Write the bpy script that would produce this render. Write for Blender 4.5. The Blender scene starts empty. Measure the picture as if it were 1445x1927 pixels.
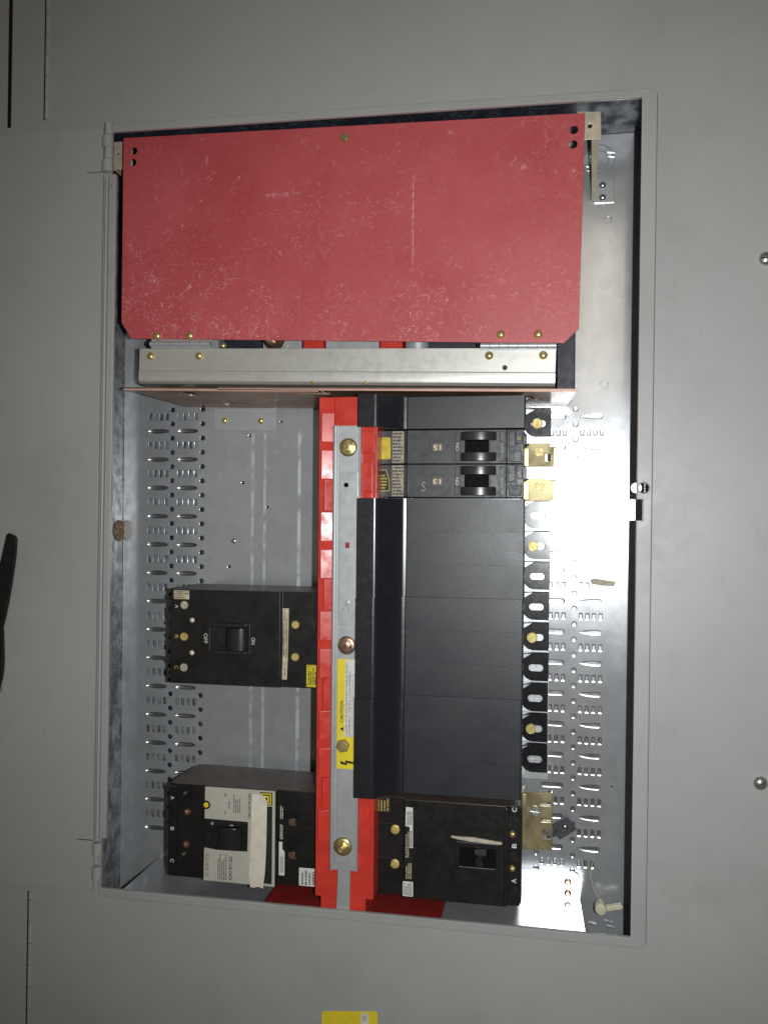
import bpy, bmesh, math, random
from mathutils import Matrix, Vector
random.seed(7)
sc = bpy.context.scene
col = sc.collection

# ------------------------------------------------------------------ camera
cam_d = bpy.data.cameras.new('camera')
cam = bpy.data.objects.new('camera', cam_d)
col.objects.link(cam)
cam_d.sensor_fit = 'VERTICAL'
cam_d.sensor_height = 36.0
cam_d.lens = 31.205
cam_d.clip_start = 0.02
cam_d.clip_end = 50
R_ = Vector((0.98240864, 0.18620178, 0.01421851))
U_ = Vector((-0.01370849, -0.00402637, 0.99989793))
F_ = Vector((-0.18624002, 0.98250328, 0.001403))
cam.matrix_world = Matrix(((R_.x, U_.x, -F_.x, 0.0), (R_.y, U_.y, -F_.y, -0.984), (R_.z, U_.z, -F_.z, 0.0), (0, 0, 0, 1)))
sc.camera = cam

# ------------------------------------------------------------------ world and lamps
wd = bpy.data.worlds.new('World')
sc.world = wd
wd.use_nodes = True
bg = wd.node_tree.nodes['Background']
bg.inputs[0].default_value = (1.0, 0.70, 0.44, 1)
bg.inputs[1].default_value = 0.045
fl = bpy.data.lights.new('phone_flash', 'SPOT')          # the flash beside the lens
fl.energy = 35.5
fl.color = (0.95, 0.985, 1.0)
fl.spot_size = math.radians(107)
fl.spot_blend = 1.0
fl.shadow_soft_size = 0.006
flo = bpy.data.objects.new('phone_flash', fl)
col.objects.link(flo)
flo.location = (0.065, -0.984, 0.0)
flo.rotation_euler = (math.radians(89), 0, math.radians(6))
rl = bpy.data.lights.new('pan_glow_light', 'AREA')            # unseen warm panel, added for the cream reflection on the right of the pan
rl.shape = 'RECTANGLE'
rl.size = 0.085
rl.size_y = 0.45
rl.energy = 0.34
rl.color = (1.0, 0.90, 0.74)
rlo = bpy.data.objects.new('pan_glow_light', rl)
col.objects.link(rlo)
rlo.location = (0.1025, -1.0, 0.495)
rlo.rotation_euler = (math.radians(90), 0, 0)
ll = bpy.data.lights.new('left_pan_fill', 'AREA')           # unseen dim panel, added only to brighten reflections in the left pan
ll.shape = 'RECTANGLE'
ll.size = 0.75
ll.size_y = 0.95
ll.energy = 0.30
ll.color = (0.96, 1.0, 0.98)
llo = bpy.data.objects.new('left_pan_fill', ll)
col.objects.link(llo)
llo.location = (-0.90, -1.05, 0.12)
llo.rotation_euler = (math.radians(90), 0, 0)
sc.view_settings.view_transform = 'Standard'
sc.view_settings.look = 'None'
sc.view_settings.exposure = 0
sc.view_settings.gamma = 1
sc.cycles.use_denoising = True
sc.cycles.max_bounces = 8

# ------------------------------------------------------------------ materials
MATS = {}


class NT:
    def __init__(self, name):
        self.m = bpy.data.materials.new(name)
        self.m.use_nodes = True
        self.t = self.m.node_tree
        self.b = self.t.nodes['Principled BSDF']
        tc = self.t.nodes.new('ShaderNodeTexCoord')
        self.obj = tc.outputs['Object']
        oi = self.t.nodes.new('ShaderNodeObjectInfo')
        mul = self.n('ShaderNodeMath', operation='MULTIPLY')
        self.t.links.new(oi.outputs['Random'], mul.inputs[0])
        mul.inputs[1].default_value = 7.0
        va = self.n('ShaderNodeVectorMath', operation='ADD')
        self.t.links.new(self.obj, va.inputs[0])
        self.t.links.new(mul.outputs[0], va.inputs[1])
        self.vec = va.outputs[0]
        MATS[name] = self.m

    def n(self, typ, **kw):
        nd = self.t.nodes.new(typ)
        for k, v in kw.items():
            setattr(nd, k, v)
        return nd

    def link(self, a, b):
        self.t.links.new(a, b)

    def noise(self, scale, detail=3, rough=.55, vec=None, dist=0.0):
        nd = self.n('ShaderNodeTexNoise')
        nd.inputs['Scale'].default_value = scale
        nd.inputs['Detail'].default_value = detail
        nd.inputs['Roughness'].default_value = rough
        nd.inputs['Distortion'].default_value = dist
        self.link(vec or self.vec, nd.inputs['Vector'])
        return nd.outputs['Fac']

    def stretch(self, sx, sy, sz, vec=None):
        mp = self.n('ShaderNodeMapping')
        mp.inputs['Scale'].default_value = (sx, sy, sz)
        self.link(vec or self.vec, mp.inputs['Vector'])
        return mp.outputs[0]

    def voro(self, scale, feature='F1', vec=None, rnd=1.0):
        nd = self.n('ShaderNodeTexVoronoi', feature=feature)
        nd.inputs['Scale'].default_value = scale
        nd.inputs['Randomness'].default_value = rnd
        self.link(vec or self.vec, nd.inputs['Vector'])
        return nd

    def ramp(self, fac, a, b, ca=0.0, cb=1.0):
        mr = self.n('ShaderNodeMapRange')
        mr.inputs['From Min'].default_value = a
        mr.inputs['From Max'].default_value = b
        mr.inputs['To Min'].default_value = ca
        mr.inputs['To Max'].default_value = cb
        self.link(fac, mr.inputs['Value'])
        return mr.outputs[0]

    def math(self, op, a, b=None):
        nd = self.n('ShaderNodeMath', operation=op)
        for i, v in enumerate((a, b)):
            if v is None:
                continue
            if isinstance(v, (int, float)):
                nd.inputs[i].default_value = v
            else:
                self.link(v, nd.inputs[i])
        return nd.outputs[0]

    def mix(self, fac, a, b):
        nd = self.n('ShaderNodeMix', data_type='RGBA')
        if isinstance(fac, (int, float)):
            nd.inputs[0].default_value = fac
        else:
            self.link(fac, nd.inputs[0])
        for i, v in ((6, a), (7, b)):
            if isinstance(v, tuple):
                nd.inputs[i].default_value = (*v, 1)
            else:
                self.link(v, nd.inputs[i])
        return nd.outputs[2]

    def xyz(self):
        s = self.n('ShaderNodeSeparateXYZ')
        self.link(self.obj, s.inputs[0])
        return s.outputs

    def band(self, v, c, w, soft):
        # 1 inside |v-c|<w, fading over soft
        d = self.math('ABSOLUTE', self.math('SUBTRACT', v, c))
        return self.ramp(d, w, w + soft, 1.0, 0.0)

    def bump(self, h, strength, dist=0.0005):
        bp = self.n('ShaderNodeBump')
        bp.inputs['Strength'].default_value = strength
        bp.inputs['Distance'].default_value = dist
        self.link(h, bp.inputs['Height'])
        self.link(bp.outputs[0], self.b.inputs['Normal'])

    def set(self, col=None, rough=None, metal=None, spec=None):
        for k, v in (('Base Color', col), ('Roughness', rough), ('Metallic', metal), ('Specular IOR Level', spec)):
            if v is None:
                continue
            if isinstance(v, tuple):
                self.b.inputs[k].default_value = (*v, 1)
            elif isinstance(v, (int, float)):
                self.b.inputs[k].default_value = v
            else:
                self.link(v, self.b.inputs[k])


def simple(name, c, rough=.5, metal=0.0, var=.18, vs=90, bump=0.0, bs=900, spec=.5, rv=.12):
    k = NT(name)
    n1 = k.noise(vs, 4)
    dark = tuple(x * (1 - var) for x in c)
    lite = tuple(min(1, x * (1 + var)) for x in c)
    k.set(k.mix(k.ramp(n1, .3, .7), dark, lite), k.ramp(k.noise(vs * 2.3, 3), .3, .7, max(.02, rough - rv), rough + rv), metal, spec)
    if bump:
        k.bump(k.noise(bs, 2), bump)
    return k.m


# cabinet paint: grey enamel with faint orange peel, specks and chips
k = NT('grey_enamel')
c0 = k.mix(k.ramp(k.noise(4, 3), .3, .7), (.350, .350, .338), (.395, .393, .378))
v = k.voro(13)
sel = k.math('LESS_THAN', v.outputs['Distance'], k.ramp(k.noise(150, 2), .3, .7, .004, .028))
sepc = k.n('ShaderNodeSeparateColor')
k.link(v.outputs['Color'], sepc.inputs[0])
dk = k.math('MULTIPLY', sel, k.math('GREATER_THAN', sepc.outputs[0], .62))
lt = k.math('MULTIPLY', sel, k.math('LESS_THAN', sepc.outputs[0], .16))
c1 = k.mix(dk, c0, (.07, .065, .06))
c1 = k.mix(lt, c1, (.6, .6, .56))
sm = k.math('MAXIMUM', k.ramp(k.noise(22, 6, .75, k.stretch(1, 1, .35)), .58, .74, 0, .4), k.ramp(k.noise(5.5, 6, .7), .54, .72, 0, .35))
c1 = k.mix(sm, c1, (.25, .245, .23))
k.set(c1, k.ramp(k.noise(14, 6, .7), .3, .7, .33, .55), 0, .5)
k.bump(k.math('ADD', k.noise(420, 2), k.math('MULTIPLY', k.noise(5, 2), 4.0)), .10)

# galvanised sheet
k = NT('galvanised_steel')
vz = k.voro(75, 'F1', k.stretch(1, 1, .8))
sc_ = k.n('ShaderNodeSeparateColor')
k.link(vz.outputs['Color'], sc_.inputs[0])
sp = k.ramp(sc_.outputs[1], 0, 1, -.03, .03)
big = k.ramp(k.noise(6, 4), .3, .7, .55, .63)
f = k.math('ADD', big, sp)
cc = k.n('ShaderNodeCombineColor')
k.link(k.math('MULTIPLY', f, .975), cc.inputs[0]); k.link(f, cc.inputs[1]); k.link(k.math('MULTIPLY', f, 1.03), cc.inputs[2])
st = k.ramp(k.noise(30, 5, .7, k.stretch(1.0, 1, .25)), .60, .72, 0, .6)
cg = k.mix(st, cc.outputs[0], (.62, .63, .64))
x, y, z = k.xyz()
chalk = k.math('MAXIMUM', k.math('MAXIMUM', k.band(x, .1835, .0018, .001), k.band(x, .2000, .0014, .001)), k.band(x, .2470, .0018, .001))
chalk = k.math('MULTIPLY', chalk, k.ramp(k.noise(55, 4), .36, .55, .12, .8))
chalk = k.math('MULTIPLY', chalk, k.ramp(z, .622, .632, 1, 0))
cg = k.mix(chalk, cg, (.72, .74, .74))
rr = k.ramp(k.noise(24, 5, .65), .3, .7, .18, .225)
rr = k.math('ADD', rr, k.math('MULTIPLY', chalk, .3))
k.set(cg, rr, k.ramp(k.noise(12, 3), .3, .7, .55, .63))
k.bump(k.noise(60, 3, .5, k.stretch(1, 1, .3)), .03)

# smudged galvanised box walls
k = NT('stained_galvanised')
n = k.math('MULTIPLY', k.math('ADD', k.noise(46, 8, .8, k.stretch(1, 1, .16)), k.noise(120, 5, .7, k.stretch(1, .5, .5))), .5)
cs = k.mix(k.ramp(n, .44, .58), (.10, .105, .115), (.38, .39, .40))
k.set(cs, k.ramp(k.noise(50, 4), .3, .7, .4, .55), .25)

k = NT('dark_blue_steel')  # dark blue steel with paler smudges
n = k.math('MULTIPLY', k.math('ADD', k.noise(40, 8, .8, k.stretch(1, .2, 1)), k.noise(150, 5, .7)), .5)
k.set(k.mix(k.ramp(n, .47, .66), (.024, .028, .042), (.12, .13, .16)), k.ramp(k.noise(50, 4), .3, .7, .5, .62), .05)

# red vulcanised fibre sheet with pale hair-like scuffs
k = NT('red_fibre')
base = k.mix(k.ramp(k.noise(9, 4), .3, .7), (.475, .060, .066), (.545, .082, .088))
wn = k.n('ShaderNodeTexNoise'); wn.inputs['Scale'].default_value = 55; wn.inputs['Detail'].default_value = 2
k.link(k.vec, wn.inputs['Vector'])
vm = k.n('ShaderNodeVectorMath', operation='SCALE'); k.link(wn.outputs['Color'], vm.inputs[0]); vm.inputs['Scale'].default_value = .022
va = k.n('ShaderNodeVectorMath', operation='ADD'); k.link(k.vec, va.inputs[0]); k.link(vm.outputs[0], va.inputs[1])
xb, yb, zb_ = k.xyz()
bias = k.math('ADD', k.ramp(zb_, .0, .16, .055, 0), k.ramp(xb, .36, .54, 0, .06))
bias = k.math('MULTIPLY', bias, k.ramp(k.noise(16, 3), .35, .65, .3, 1.2))
tot = None
for scl, th, m0, m1, off in ((90, .006, .575, .63, 0), (140, .008, .58, .64, 3.3), (230, .012, .59, .66, 8.1), (62, .004, .60, .64, 5.7)):
    ve = k.n('ShaderNodeVectorMath', operation='ADD'); k.link(va.outputs[0], ve.inputs[0]); ve.inputs[1].default_value = (off, off, off)
    vo = k.voro(scl, 'DISTANCE_TO_EDGE', ve.outputs[0])
    line = k.ramp(vo.outputs['Distance'], th, th * 2.4, 1, 0)
    mask = k.ramp(k.math('ADD', k.noise(scl * .75, 3, .6, ve.outputs[0]), bias), m0, m1)
    mask2 = k.math('MULTIPLY', k.ramp(k.noise(7, 4, .65), .42, .60, .25, 1), k.ramp(k.xyz()[2], .04, .20, 1.25, .75))
    l2 = k.math('MULTIPLY', k.math('MULTIPLY', line, mask), mask2)
    tot = l2 if tot is None else k.math('MAXIMUM', tot, l2)
x, y, z = k.xyz()   # origin of the sheet is its lower left corner
scr = k.math('MULTIPLY', k.band(x, .357, .0005, .0008), k.math('MULTIPLY', k.band(z, .128, .030, .035), .75))
scr = k.math('MULTIPLY', scr, k.ramp(k.noise(300, 3), .35, .6))
smear = k.math('MULTIPLY', k.band(x, .202, .016, .008), k.band(z, .168, .0012, .003))
smear = k.math('MULTIPLY', smear, k.ramp(k.noise(240, 4), .45, .70, 0, .7))
patch = k.math('MULTIPLY', k.ramp(k.noise(26, 5, .75), .66, .74), .5)
al = k.math('MAXIMUM', k.math('MAXIMUM', tot, scr), k.math('MAXIMUM', smear, patch))
cr = k.mix(k.math('MULTIPLY', al, .58), base, (.92, .58, .56))
k.set(cr, k.ramp(k.noise(9, 5, .65), .3, .7, .40, .60), 0, .9)
k.bump(k.noise(700, 2), .05)

# zinc plated channel: pale, fine brushed
k = NT('zinc_channel')
nn = k.noise(40, 5, .65, k.stretch(.25, 1, 3))
k.set(k.mix(k.ramp(nn, .35, .68), (.63, .615, .56), (.68, .67, .62)), k.ramp(k.noise(120, 4), .3, .7, .36, .44), .6)
k.bump(k.noise(160, 3, .6, k.stretch(.3, 1, 3)), .02)

simple('zinc_plate', (.56, .58, .585), .36, .5, .04, 40, .01, rv=.04)
k = NT('bowl_steel')
k.set((.50, .51, .53), k.ramp(k.noise(80, 2), .3, .7, .22, .30), .92)
simple('dull_tin', (.56, .50, .40), .45, .35, .15, 90)
simple('number_gold', (.17, .125, .05), .5, .2, .25, 200)
simple('bright_steel', (.66, .66, .65), .28, .9, .1, 60)
simple('yellow_zinc', (.62, .52, .24), .30, .85, .2, 55)
simple('brass', (.74, .58, .25), .26, .7, .15, 90)
simple('brass_rivet', (.62, .48, .16), .42, .3, .12, 90)
simple('old_brass', (.40, .31, .14), .45, .6, .25, 200)
simple('gold_passivate', (.44, .37, .20), .32, .6, .35, 28)
simple('copper_bolt', (.55, .36, .26), .24, .85, .1, 60)
simple('post_plate', (.74, .64, .49), .42, .4, .12, 60)
simple('red_moulding', (.60, .046, .030), .30, 0, .16, 34, .03, 500)
simple('shaded_red', (.26, .020, .016), .5, 0, .12, 60)  # red deepened: the shade under the breakers is in the colour
simple('black_gloss', (.017, .0175, .022), .27, 0, .12, 60, .0, 700, .7, .03)
simple('rocker_black', (.03, .031, .034), .30, 0, .15, 60, .0, 700, .6, .04)
simple('pit_black', (.004, .004, .004), .7, 0, .1, spec=.1)
simple('tab_gloss', (.014, .0145, .018), .20, 0, .12, 60, .0, 700, .55, .02)
simple('sheared_copper', (.62, .38, .31), .45, .15, .12, 80)
k = NT('black_phenolic')
ge = k.n('ShaderNodeNewGeometry')
sx = k.n('ShaderNodeSeparateXYZ')
k.link(ge.outputs['Normal'], sx.inputs[0])
dust = k.math('MULTIPLY', k.ramp(sx.outputs[2], .6, .95), k.ramp(k.noise(60, 4), .25, .75, .6, 1.0))
cb = k.mix(k.ramp(k.noise(40, 4), .3, .7), (.010, .0095, .009), (.017, .016, .015))
k.set(k.mix(dust, cb, (.13, .098, .078)), k.ramp(k.noise(90, 3), .3, .7, .27, .42), 0, .5)
k.bump(k.noise(900, 2), .05)
simple('worn_phenolic', (.040, .042, .046), .42, 0, .35, 60, .06, 900)
simple('rubber_gap_black', (.0065, .0065, .006), .5, 0, .3, 60, .1, 500)
simple('dark_slate', (.018, .018, .03), .5, 0, .2, 40)
simple('cream_tape', (.72, .66, .55), .7, 0, .10, 70, .25, 260)
simple('beige_plate', (.50, .48, .40), .5, 0, .05, 50)
simple('cream_label', (.56, .50, .34), .55, 0, .25, 140)
simple('white_label', (.70, .69, .64), .5, 0, .08, 90)
simple('aged_label', (.36, .31, .24), .55, 0, .35, 300)
simple('yellow_label', (.80, .64, .03), .45, 0, .06, 60)
simple('old_yellow', (.62, .50, .03), .4, 0, .3, 120)
simple('gold_print', (.50, .36, .08), .5, 0, .2, 200)
simple('black_print', (.015, .014, .012), .6, 0, .1)
simple('white_print', (.66, .65, .60), .6, 0, .12, 300)
simple('dim_print', (.30, .30, .29), .6, 0, .3, 300)
simple('grey_print', (.11, .11, .10), .6, 0, .12, 300)
simple('nylon', (.66, .62, .46), .4, 0, .1, 100)
simple('tan_fibre', (.50, .45, .34), .7, 0, .15, 120)
simple('rusty_cap', (.20, .12, .06), .6, .3, .3, 120)
simple('grey_clip', (.085, .085, .095), .45, .4, .3, 200)

# leather-grained black filler face
k = NT('grained_black')
gr = k.noise(520, 3, .6, k.stretch(.55, 1, 1.6))
k.set(k.mix(k.ramp(k.noise(20, 4), .3, .7), (.014, .0155, .020), (.020, .0215, .027)), k.ramp(k.noise(16, 4, .6), .3, .7, .36, .46), 0, .62)
k.bump(gr, .16)

# copper-coloured divider plate
k = NT('copper_sheet')
nb = k.noise(26, 5, .7, k.stretch(.35, 1, 1))
k.set(k.mix(k.ramp(nb, .4, .68), (.42, .27, .20), (.20, .13, .08)), k.ramp(k.noise(20, 4), .3, .7, .26, .42), .45)

# ------------------------------------------------------------------ mesh tools (all in millimetres: x right, y into the wall, z up)
S = 0.001
TILT = 0.006          # the interior hangs a hair out of plumb against the cover


class MB:
    def __init__(self):
        self.bm = bmesh.new()

    def _add(self, tmp, bev=0.0, seg=2, ang=30):
        bmesh.ops.recalc_face_normals(tmp, faces=tmp.faces)
        if bev > 0:
            es = [e for e in tmp.edges if len(e.link_faces) == 2 and e.calc_face_angle(0) > math.radians(ang)]
            if es:
                bmesh.ops.bevel(tmp, geom=es, offset=bev, segments=seg, affect='EDGES', profile=.5, clamp_overlap=True)
        me = bpy.data.meshes.new('t')
        tmp.to_mesh(me)
        tmp.free()
        self.bm.from_mesh(me)
        bpy.data.meshes.remove(me)
        return self

    def loft(self, a, b, bev=0.0, seg=2, ang=30):
        t = bmesh.new()
        va = [t.verts.new(p) for p in a]
        vb = [t.verts.new(p) for p in b]
        t.faces.new(va)
        t.faces.new(list(reversed(vb)))
        n = len(va)
        for i in range(n):
            j = (i + 1) % n
            t.faces.new((va[j], va[i], vb[i], vb[j]))
        return self._add(t, bev, seg, ang)

    def box(self, x0, x1, y0, y1, z0, z1, bev=0.0, seg=2):
        return self.prism([(x0, z0), (x1, z0), (x1, z1), (x0, z1)], y0, y1, bev, seg)

    def prism(self, pts, y0, y1, bev=0.0, seg=2, ang=30):
        return self.loft([(x, y0, z) for x, z in pts], [(x, y1, z) for x, z in pts], bev, seg, ang)

    def extz(self, pts, z0, z1, bev=0.0, seg=2, ang=30):
        return self.loft([(x, y, z0) for x, y in pts], [(x, y, z1) for x, y in pts], bev, seg, ang)

    def extx(self, pts, x0, x1, bev=0.0, seg=2, ang=30):
        return self.loft([(x0, y, z) for y, z in pts], [(x1, y, z) for y, z in pts], bev, seg, ang)

    def lathe(self, cx, cz, prof, n=24, sx=1.0, sz=1.0, rot=0.0, cap=True):
        # profile of (radius, y), front first
        t = bmesh.new()
        rings = []
        for r, y in prof:
            if r < 1e-6:
                rings.append([t.verts.new((cx, y, cz))])
            else:
                rings.append([t.verts.new((cx + sx * r * math.cos(rot + 2 * math.pi * i / n), y, cz + sz * r * math.sin(rot + 2 * math.pi * i / n))) for i in range(n)])
        for a, b in zip(rings, rings[1:]):
            for i in range(n):
                j = (i + 1) % n
                if len(a) == 1:
                    t.faces.new((a[0], b[i], b[j]))
                elif len(b) == 1:
                    t.faces.new((a[j], a[i], b[0]))
                else:
                    t.faces.new((a[j], a[i], b[i], b[j]))
        for rg in (rings[0], rings[-1]):
            if len(rg) > 2 and cap:
                t.faces.new(rg)
        return self._add(t)

    def dome(self, cx, cz, r, y, h, n=20):
        prof = [(r * math.sin(a), y - h * math.cos(a)) for a in [math.pi / 2 * i / 7 for i in range(8)]]
        return self.lathe(cx, cz, prof + [(r, y + 1.0)], n)

    def tube(self, pts, r, n=8, flat=1.0):
        t = bmesh.new()
        rings = []
        P = [Vector(p) for p in pts]
        for i, p in enumerate(P):
            d = (P[min(i + 1, len(P) - 1)] - P[max(i - 1, 0)]).normalized()
            u = d.cross(Vector((0, 1, 0)))
            if u.length < .05:
                u = d.cross(Vector((1, 0, 0)))
            u.normalize()
            w = d.cross(u)
            rings.append([t.verts.new(p + u * (r * math.cos(2 * math.pi * q / n)) + w * (r * flat * math.sin(2 * math.pi * q / n))) for q in range(n)])
        for a, b in zip(rings, rings[1:]):
            for i in range(n):
                j = (i + 1) % n
                t.faces.new((a[j], a[i], b[i], b[j]))
        t.faces.new(rings[0])
        t.faces.new(rings[-1])
        return self._add(t)

    def holed(self, outline, holes, y0, y1, bev=0.0, warp=None):
        cu = bpy.data.curves.new('c', 'CURVE')
        cu.dimensions = '2D'
        cu.fill_mode = 'BOTH'
        cu.extrude = (y1 - y0) / 2 - bev
        cu.bevel_depth = bev
        cu.bevel_resolution = 1
        cu.offset = -bev
        for pts in [outline] + holes:
            s = cu.splines.new('POLY')
            s.points.add(len(pts) - 1)
            for q, (a, b) in zip(s.points, pts):
                q.co = (a, b, 0, 1)
            s.use_cyclic_u = True
        o = bpy.data.objects.new('c', cu)
        col.objects.link(o)
        dg = bpy.context.evaluated_depsgraph_get()
        me = bpy.data.meshes.new_from_object(o.evaluated_get(dg))
        for v_ in me.vertices:
            u_, w_, d_ = v_.co
            p = (u_, (y0 + y1) / 2 - d_, w_)
            v_.co = warp(*p) if warp else p
        self.bm.from_mesh(me)
        bpy.data.objects.remove(o)
        bpy.data.meshes.remove(me)
        bpy.data.curves.remove(cu)
        return self


def circ(cx, cz, r, n=20, rz=None):
    return [(cx + r * math.cos(2 * math.pi * i / n), cz + (rz or r) * math.sin(2 * math.pi * i / n)) for i in range(n)]


def rrect(x0, x1, z0, z1, r, n=5):
    out = []
    for cx, cz, a0 in ((x1 - r, z1 - r, 0), (x0 + r, z1 - r, 90), (x0 + r, z0 + r, 180), (x1 - r, z0 + r, 270)):
        for i in range(n + 1):
            a = math.radians(a0 + 90 * i / n)
            out.append((cx + r * math.cos(a), cz + r * math.sin(a)))
    return out


ORG = {}


def place(o, x, y, z, rot):
    c, s = math.cos(TILT), math.sin(TILT)
    if rot is None:                       # plumb with the cover
        o.location = (x * S, y * S, z * S)
        return
    o.location = ((x * c - z * s) * S, y * S, (x * s + z * c) * S)
    o.rotation_euler = (0, -(TILT + rot), 0)


def tag(o, label=None, cat=None, group=None, kind=None):
    for k_, v_ in (('label', label), ('category', cat), ('group', group), ('kind', kind)):
        if v_:
            o[k_] = v_


def thing(name, label, cat, at, group=None, rot=0.0, kind=None):
    o = bpy.data.objects.new(name, None)
    o.empty_display_size = .01
    col.objects.link(o)
    place(o, *at, rot)
    ORG[o.name] = Vector(at)
    tag(o, label, cat, group, kind)
    return o


def mesh_of(name, mb, mat, org, smooth=38):
    bm = mb.bm
    for v_ in bm.verts:
        v_.co = (v_.co - org) * S
    me = bpy.data.meshes.new(name)
    bm.to_mesh(me)
    bm.free()
    me.materials.clear()
    me.materials.append(MATS[mat])
    me.shade_smooth()
    me.set_sharp_from_angle(angle=math.radians(smooth))
    return me


def weigh(o):
    if len(o.data.polygons) < 3000:
        w = o.modifiers.new('normals', 'WEIGHTED_NORMAL')
        w.keep_sharp = True
        w.weight = 80


def obj(name, mb, mat, parent, label=None, kind=None):
    org = ORG[parent.name]
    o = bpy.data.objects.new(name, mesh_of(name, mb, mat, org))
    col.objects.link(o)
    o.parent = parent
    ORG[o.name] = org
    weigh(o)
    tag(o, label, None, None, kind)
    return o


def top(name, mb, mat, label, cat, at, group=None, rot=0.0, kind=None):
    o = bpy.data.objects.new(name, mesh_of(name, mb, mat, Vector(at)))
    col.objects.link(o)
    place(o, *at, rot)
    ORG[o.name] = Vector(at)
    weigh(o)
    tag(o, label, cat, group, kind)
    return o


def share(src, parent, dx, dz, dy=0.0):
    # another piece sharing its mesh
    c = src.copy()
    col.objects.link(c)
    c.parent = parent
    c.location = (dx * S, dy * S, dz * S)
    ORG[c.name] = ORG[src.name]
    return c


def copy_tree(o, parent=None):
    c = o.copy()
    col.objects.link(c)
    if parent:
        c.parent = parent
    ORG[c.name] = ORG[o.name]
    for ch in list(o.children):
        copy_tree(ch, c)
    return c


def text(parent, s, cap, x, y, z, rot=0.0, mat='white_print', width=None, name='lettering', align='CENTER', bold=0.0):
    cu = bpy.data.curves.new('t', 'FONT')
    cu.body = s
    cu.size = 1.0
    cu.resolution_u = 3
    cu.align_x = align
    cu.align_y = 'CENTER'
    cu.offset = bold
    o = bpy.data.objects.new('t', cu)
    col.objects.link(o)
    dg = bpy.context.evaluated_depsgraph_get()
    me = bpy.data.meshes.new_from_object(o.evaluated_get(dg))
    xs = [v_.co.x for v_ in me.vertices]
    k_ = cap / .70
    kx = width / (max(xs) - min(xs)) if width else k_
    cr_, sr_ = math.cos(math.radians(rot)), math.sin(math.radians(rot))
    for v_ in me.vertices:
        a, b = v_.co.x * kx, v_.co.y * k_
        v_.co = (x + a * cr_ - b * sr_, y - .15, z + a * sr_ + b * cr_)
    mb = MB()
    mb.bm.from_mesh(me)
    bpy.data.objects.remove(o)
    bpy.data.meshes.remove(me)
    bpy.data.curves.remove(cu)
    return obj(name, mb, mat, parent)


def fineprint(parent, x0, x1, y, z0, z1, lines, mat, vertical=True, seed=0, name='fine_print'):
    # unreadably small print: rows of short dashes
    rd = random.Random(seed)
    mb = MB()
    if vertical:
        w = (x1 - x0) / lines
        for i in range(lines):
            cx = x0 + (i + .5) * w
            q = z0 + rd.uniform(0, .06) * (z1 - z0)
            end = z1 - rd.uniform(0, .3) * (z1 - z0)
            while q < end:
                L = rd.uniform(.5, 2.2)
                mb.box(cx - w * .27, cx + w * .27, y - .12, y - .02, q, min(q + L, end))
                q += L + rd.uniform(.35, .8)
    else:
        w = (z1 - z0) / lines
        for i in range(lines):
            cz = z0 + (i + .5) * w
            q = x0 + rd.uniform(0, .06) * (x1 - x0)
            end = x1 - rd.uniform(0, .3) * (x1 - x0)
            while q < end:
                L = rd.uniform(.5, 2.2)
                mb.box(q, min(q + L, end), y - .12, y - .02, cz - w * .27, cz + w * .27)
                q += L + rd.uniform(.35, .8)
    return obj(name, mb, mat, parent)


def slot_screw(parent, x, y, z, r, mat, ang=0.0, name='screw', h=1.6, slot=True):
    # a cheese-head screw with a real slot: two half discs over a recessed disc
    mb = MB()
    mb.lathe(x, z, [(0, y - h * .55), (r * .98, y - h * .55), (r, y + 1)], 20)
    w = r * .16
    for sgn in (1, -1):
        pts = []
        a0 = math.asin(w / r)
        for i in range(13):
            a = a0 + (math.pi - 2 * a0) * i / 12
            pts.append((r * math.cos(a), sgn * r * math.sin(a)))
        c, s_ = math.cos(ang), math.sin(ang)
        mb.prism([(x + p * c - q * s_, z + p * s_ + q * c) for p, q in pts], y - h, y - h * .5, .25, 1)
    return obj(name, mb, mat, parent)


def phillips(parent, x, y, z, r, mat, name='screw'):
    mb = MB()
    mb.lathe(x, z, [(r * .5, y - r * .50), (r * .8, y - r * .38), (r, y), (r, y + 1)], 18)
    for a in (0.5, 0.5 + math.pi / 2):
        c, s_ = math.cos(a), math.sin(a)
        L, w = r * .5, r * .1
        mb.prism([(x + p * c - q * s_, z + p * s_ + q * c) for p, q in ((-L, -w), (L, -w), (L, w), (-L, w))], y - r * .62, y - r * .4)
    return obj(name, mb, mat, parent)


# ================================================================== the cabinet front
outer = [(-1100, -1000), (700, -1000), (700, 1000), (-1100, 1000)]
OX0, OX1, OZ0, OZ1 = -528.0, 104.0, -461.0, 459.0
IX0, IX1, IZ0, IZ1 = -519.0, 88.0, -450.0, 449.8


def skew(pts):              # the hatch is a touch taller at its hinge side
    return [(x_, z_ * (1 + .0075 * (OX1 - x_) / 632)) for x_, z_ in pts]


mb = MB().holed(outer, [skew(rrect(OX0 - .6, OX1 + .5, OZ0 - .6, OZ1 + .5, 7.3, 5))], 2.5, 5.0, .3)
# the strip beyond the open seam at the far left of the upper section
cover = top('cabinet_cover', mb, 'grey_enamel', 'grey enamelled sheet steel cabinet front around the open rectangular hatch', 'cabinet front', (0, 0, 0), rot=None)
mb = MB()
ring_out = skew(rrect(OX0, OX1, OZ0, OZ1, 7, 5))
ring_in = [(IX0 - 6.3, IZ0 - 4), (IX1, IZ0), (IX1, -3.5), (94.5, -3.5), (94.5, 18.5), (IX1, 18.5), (IX1, IZ1), (IX0 - 6.3, IZ1 + 3), (IX0 - 6.3, 402), (IX0, 402), (IX0, -394), (IX0 - 6.3, -394)]
mb.holed(ring_out, [ring_in, circ(95.5, 31, 5.4, 28)], -.6, 4.8, 1.1)
trim = obj('trim_frame', mb, 'grey_enamel', cover)
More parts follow.
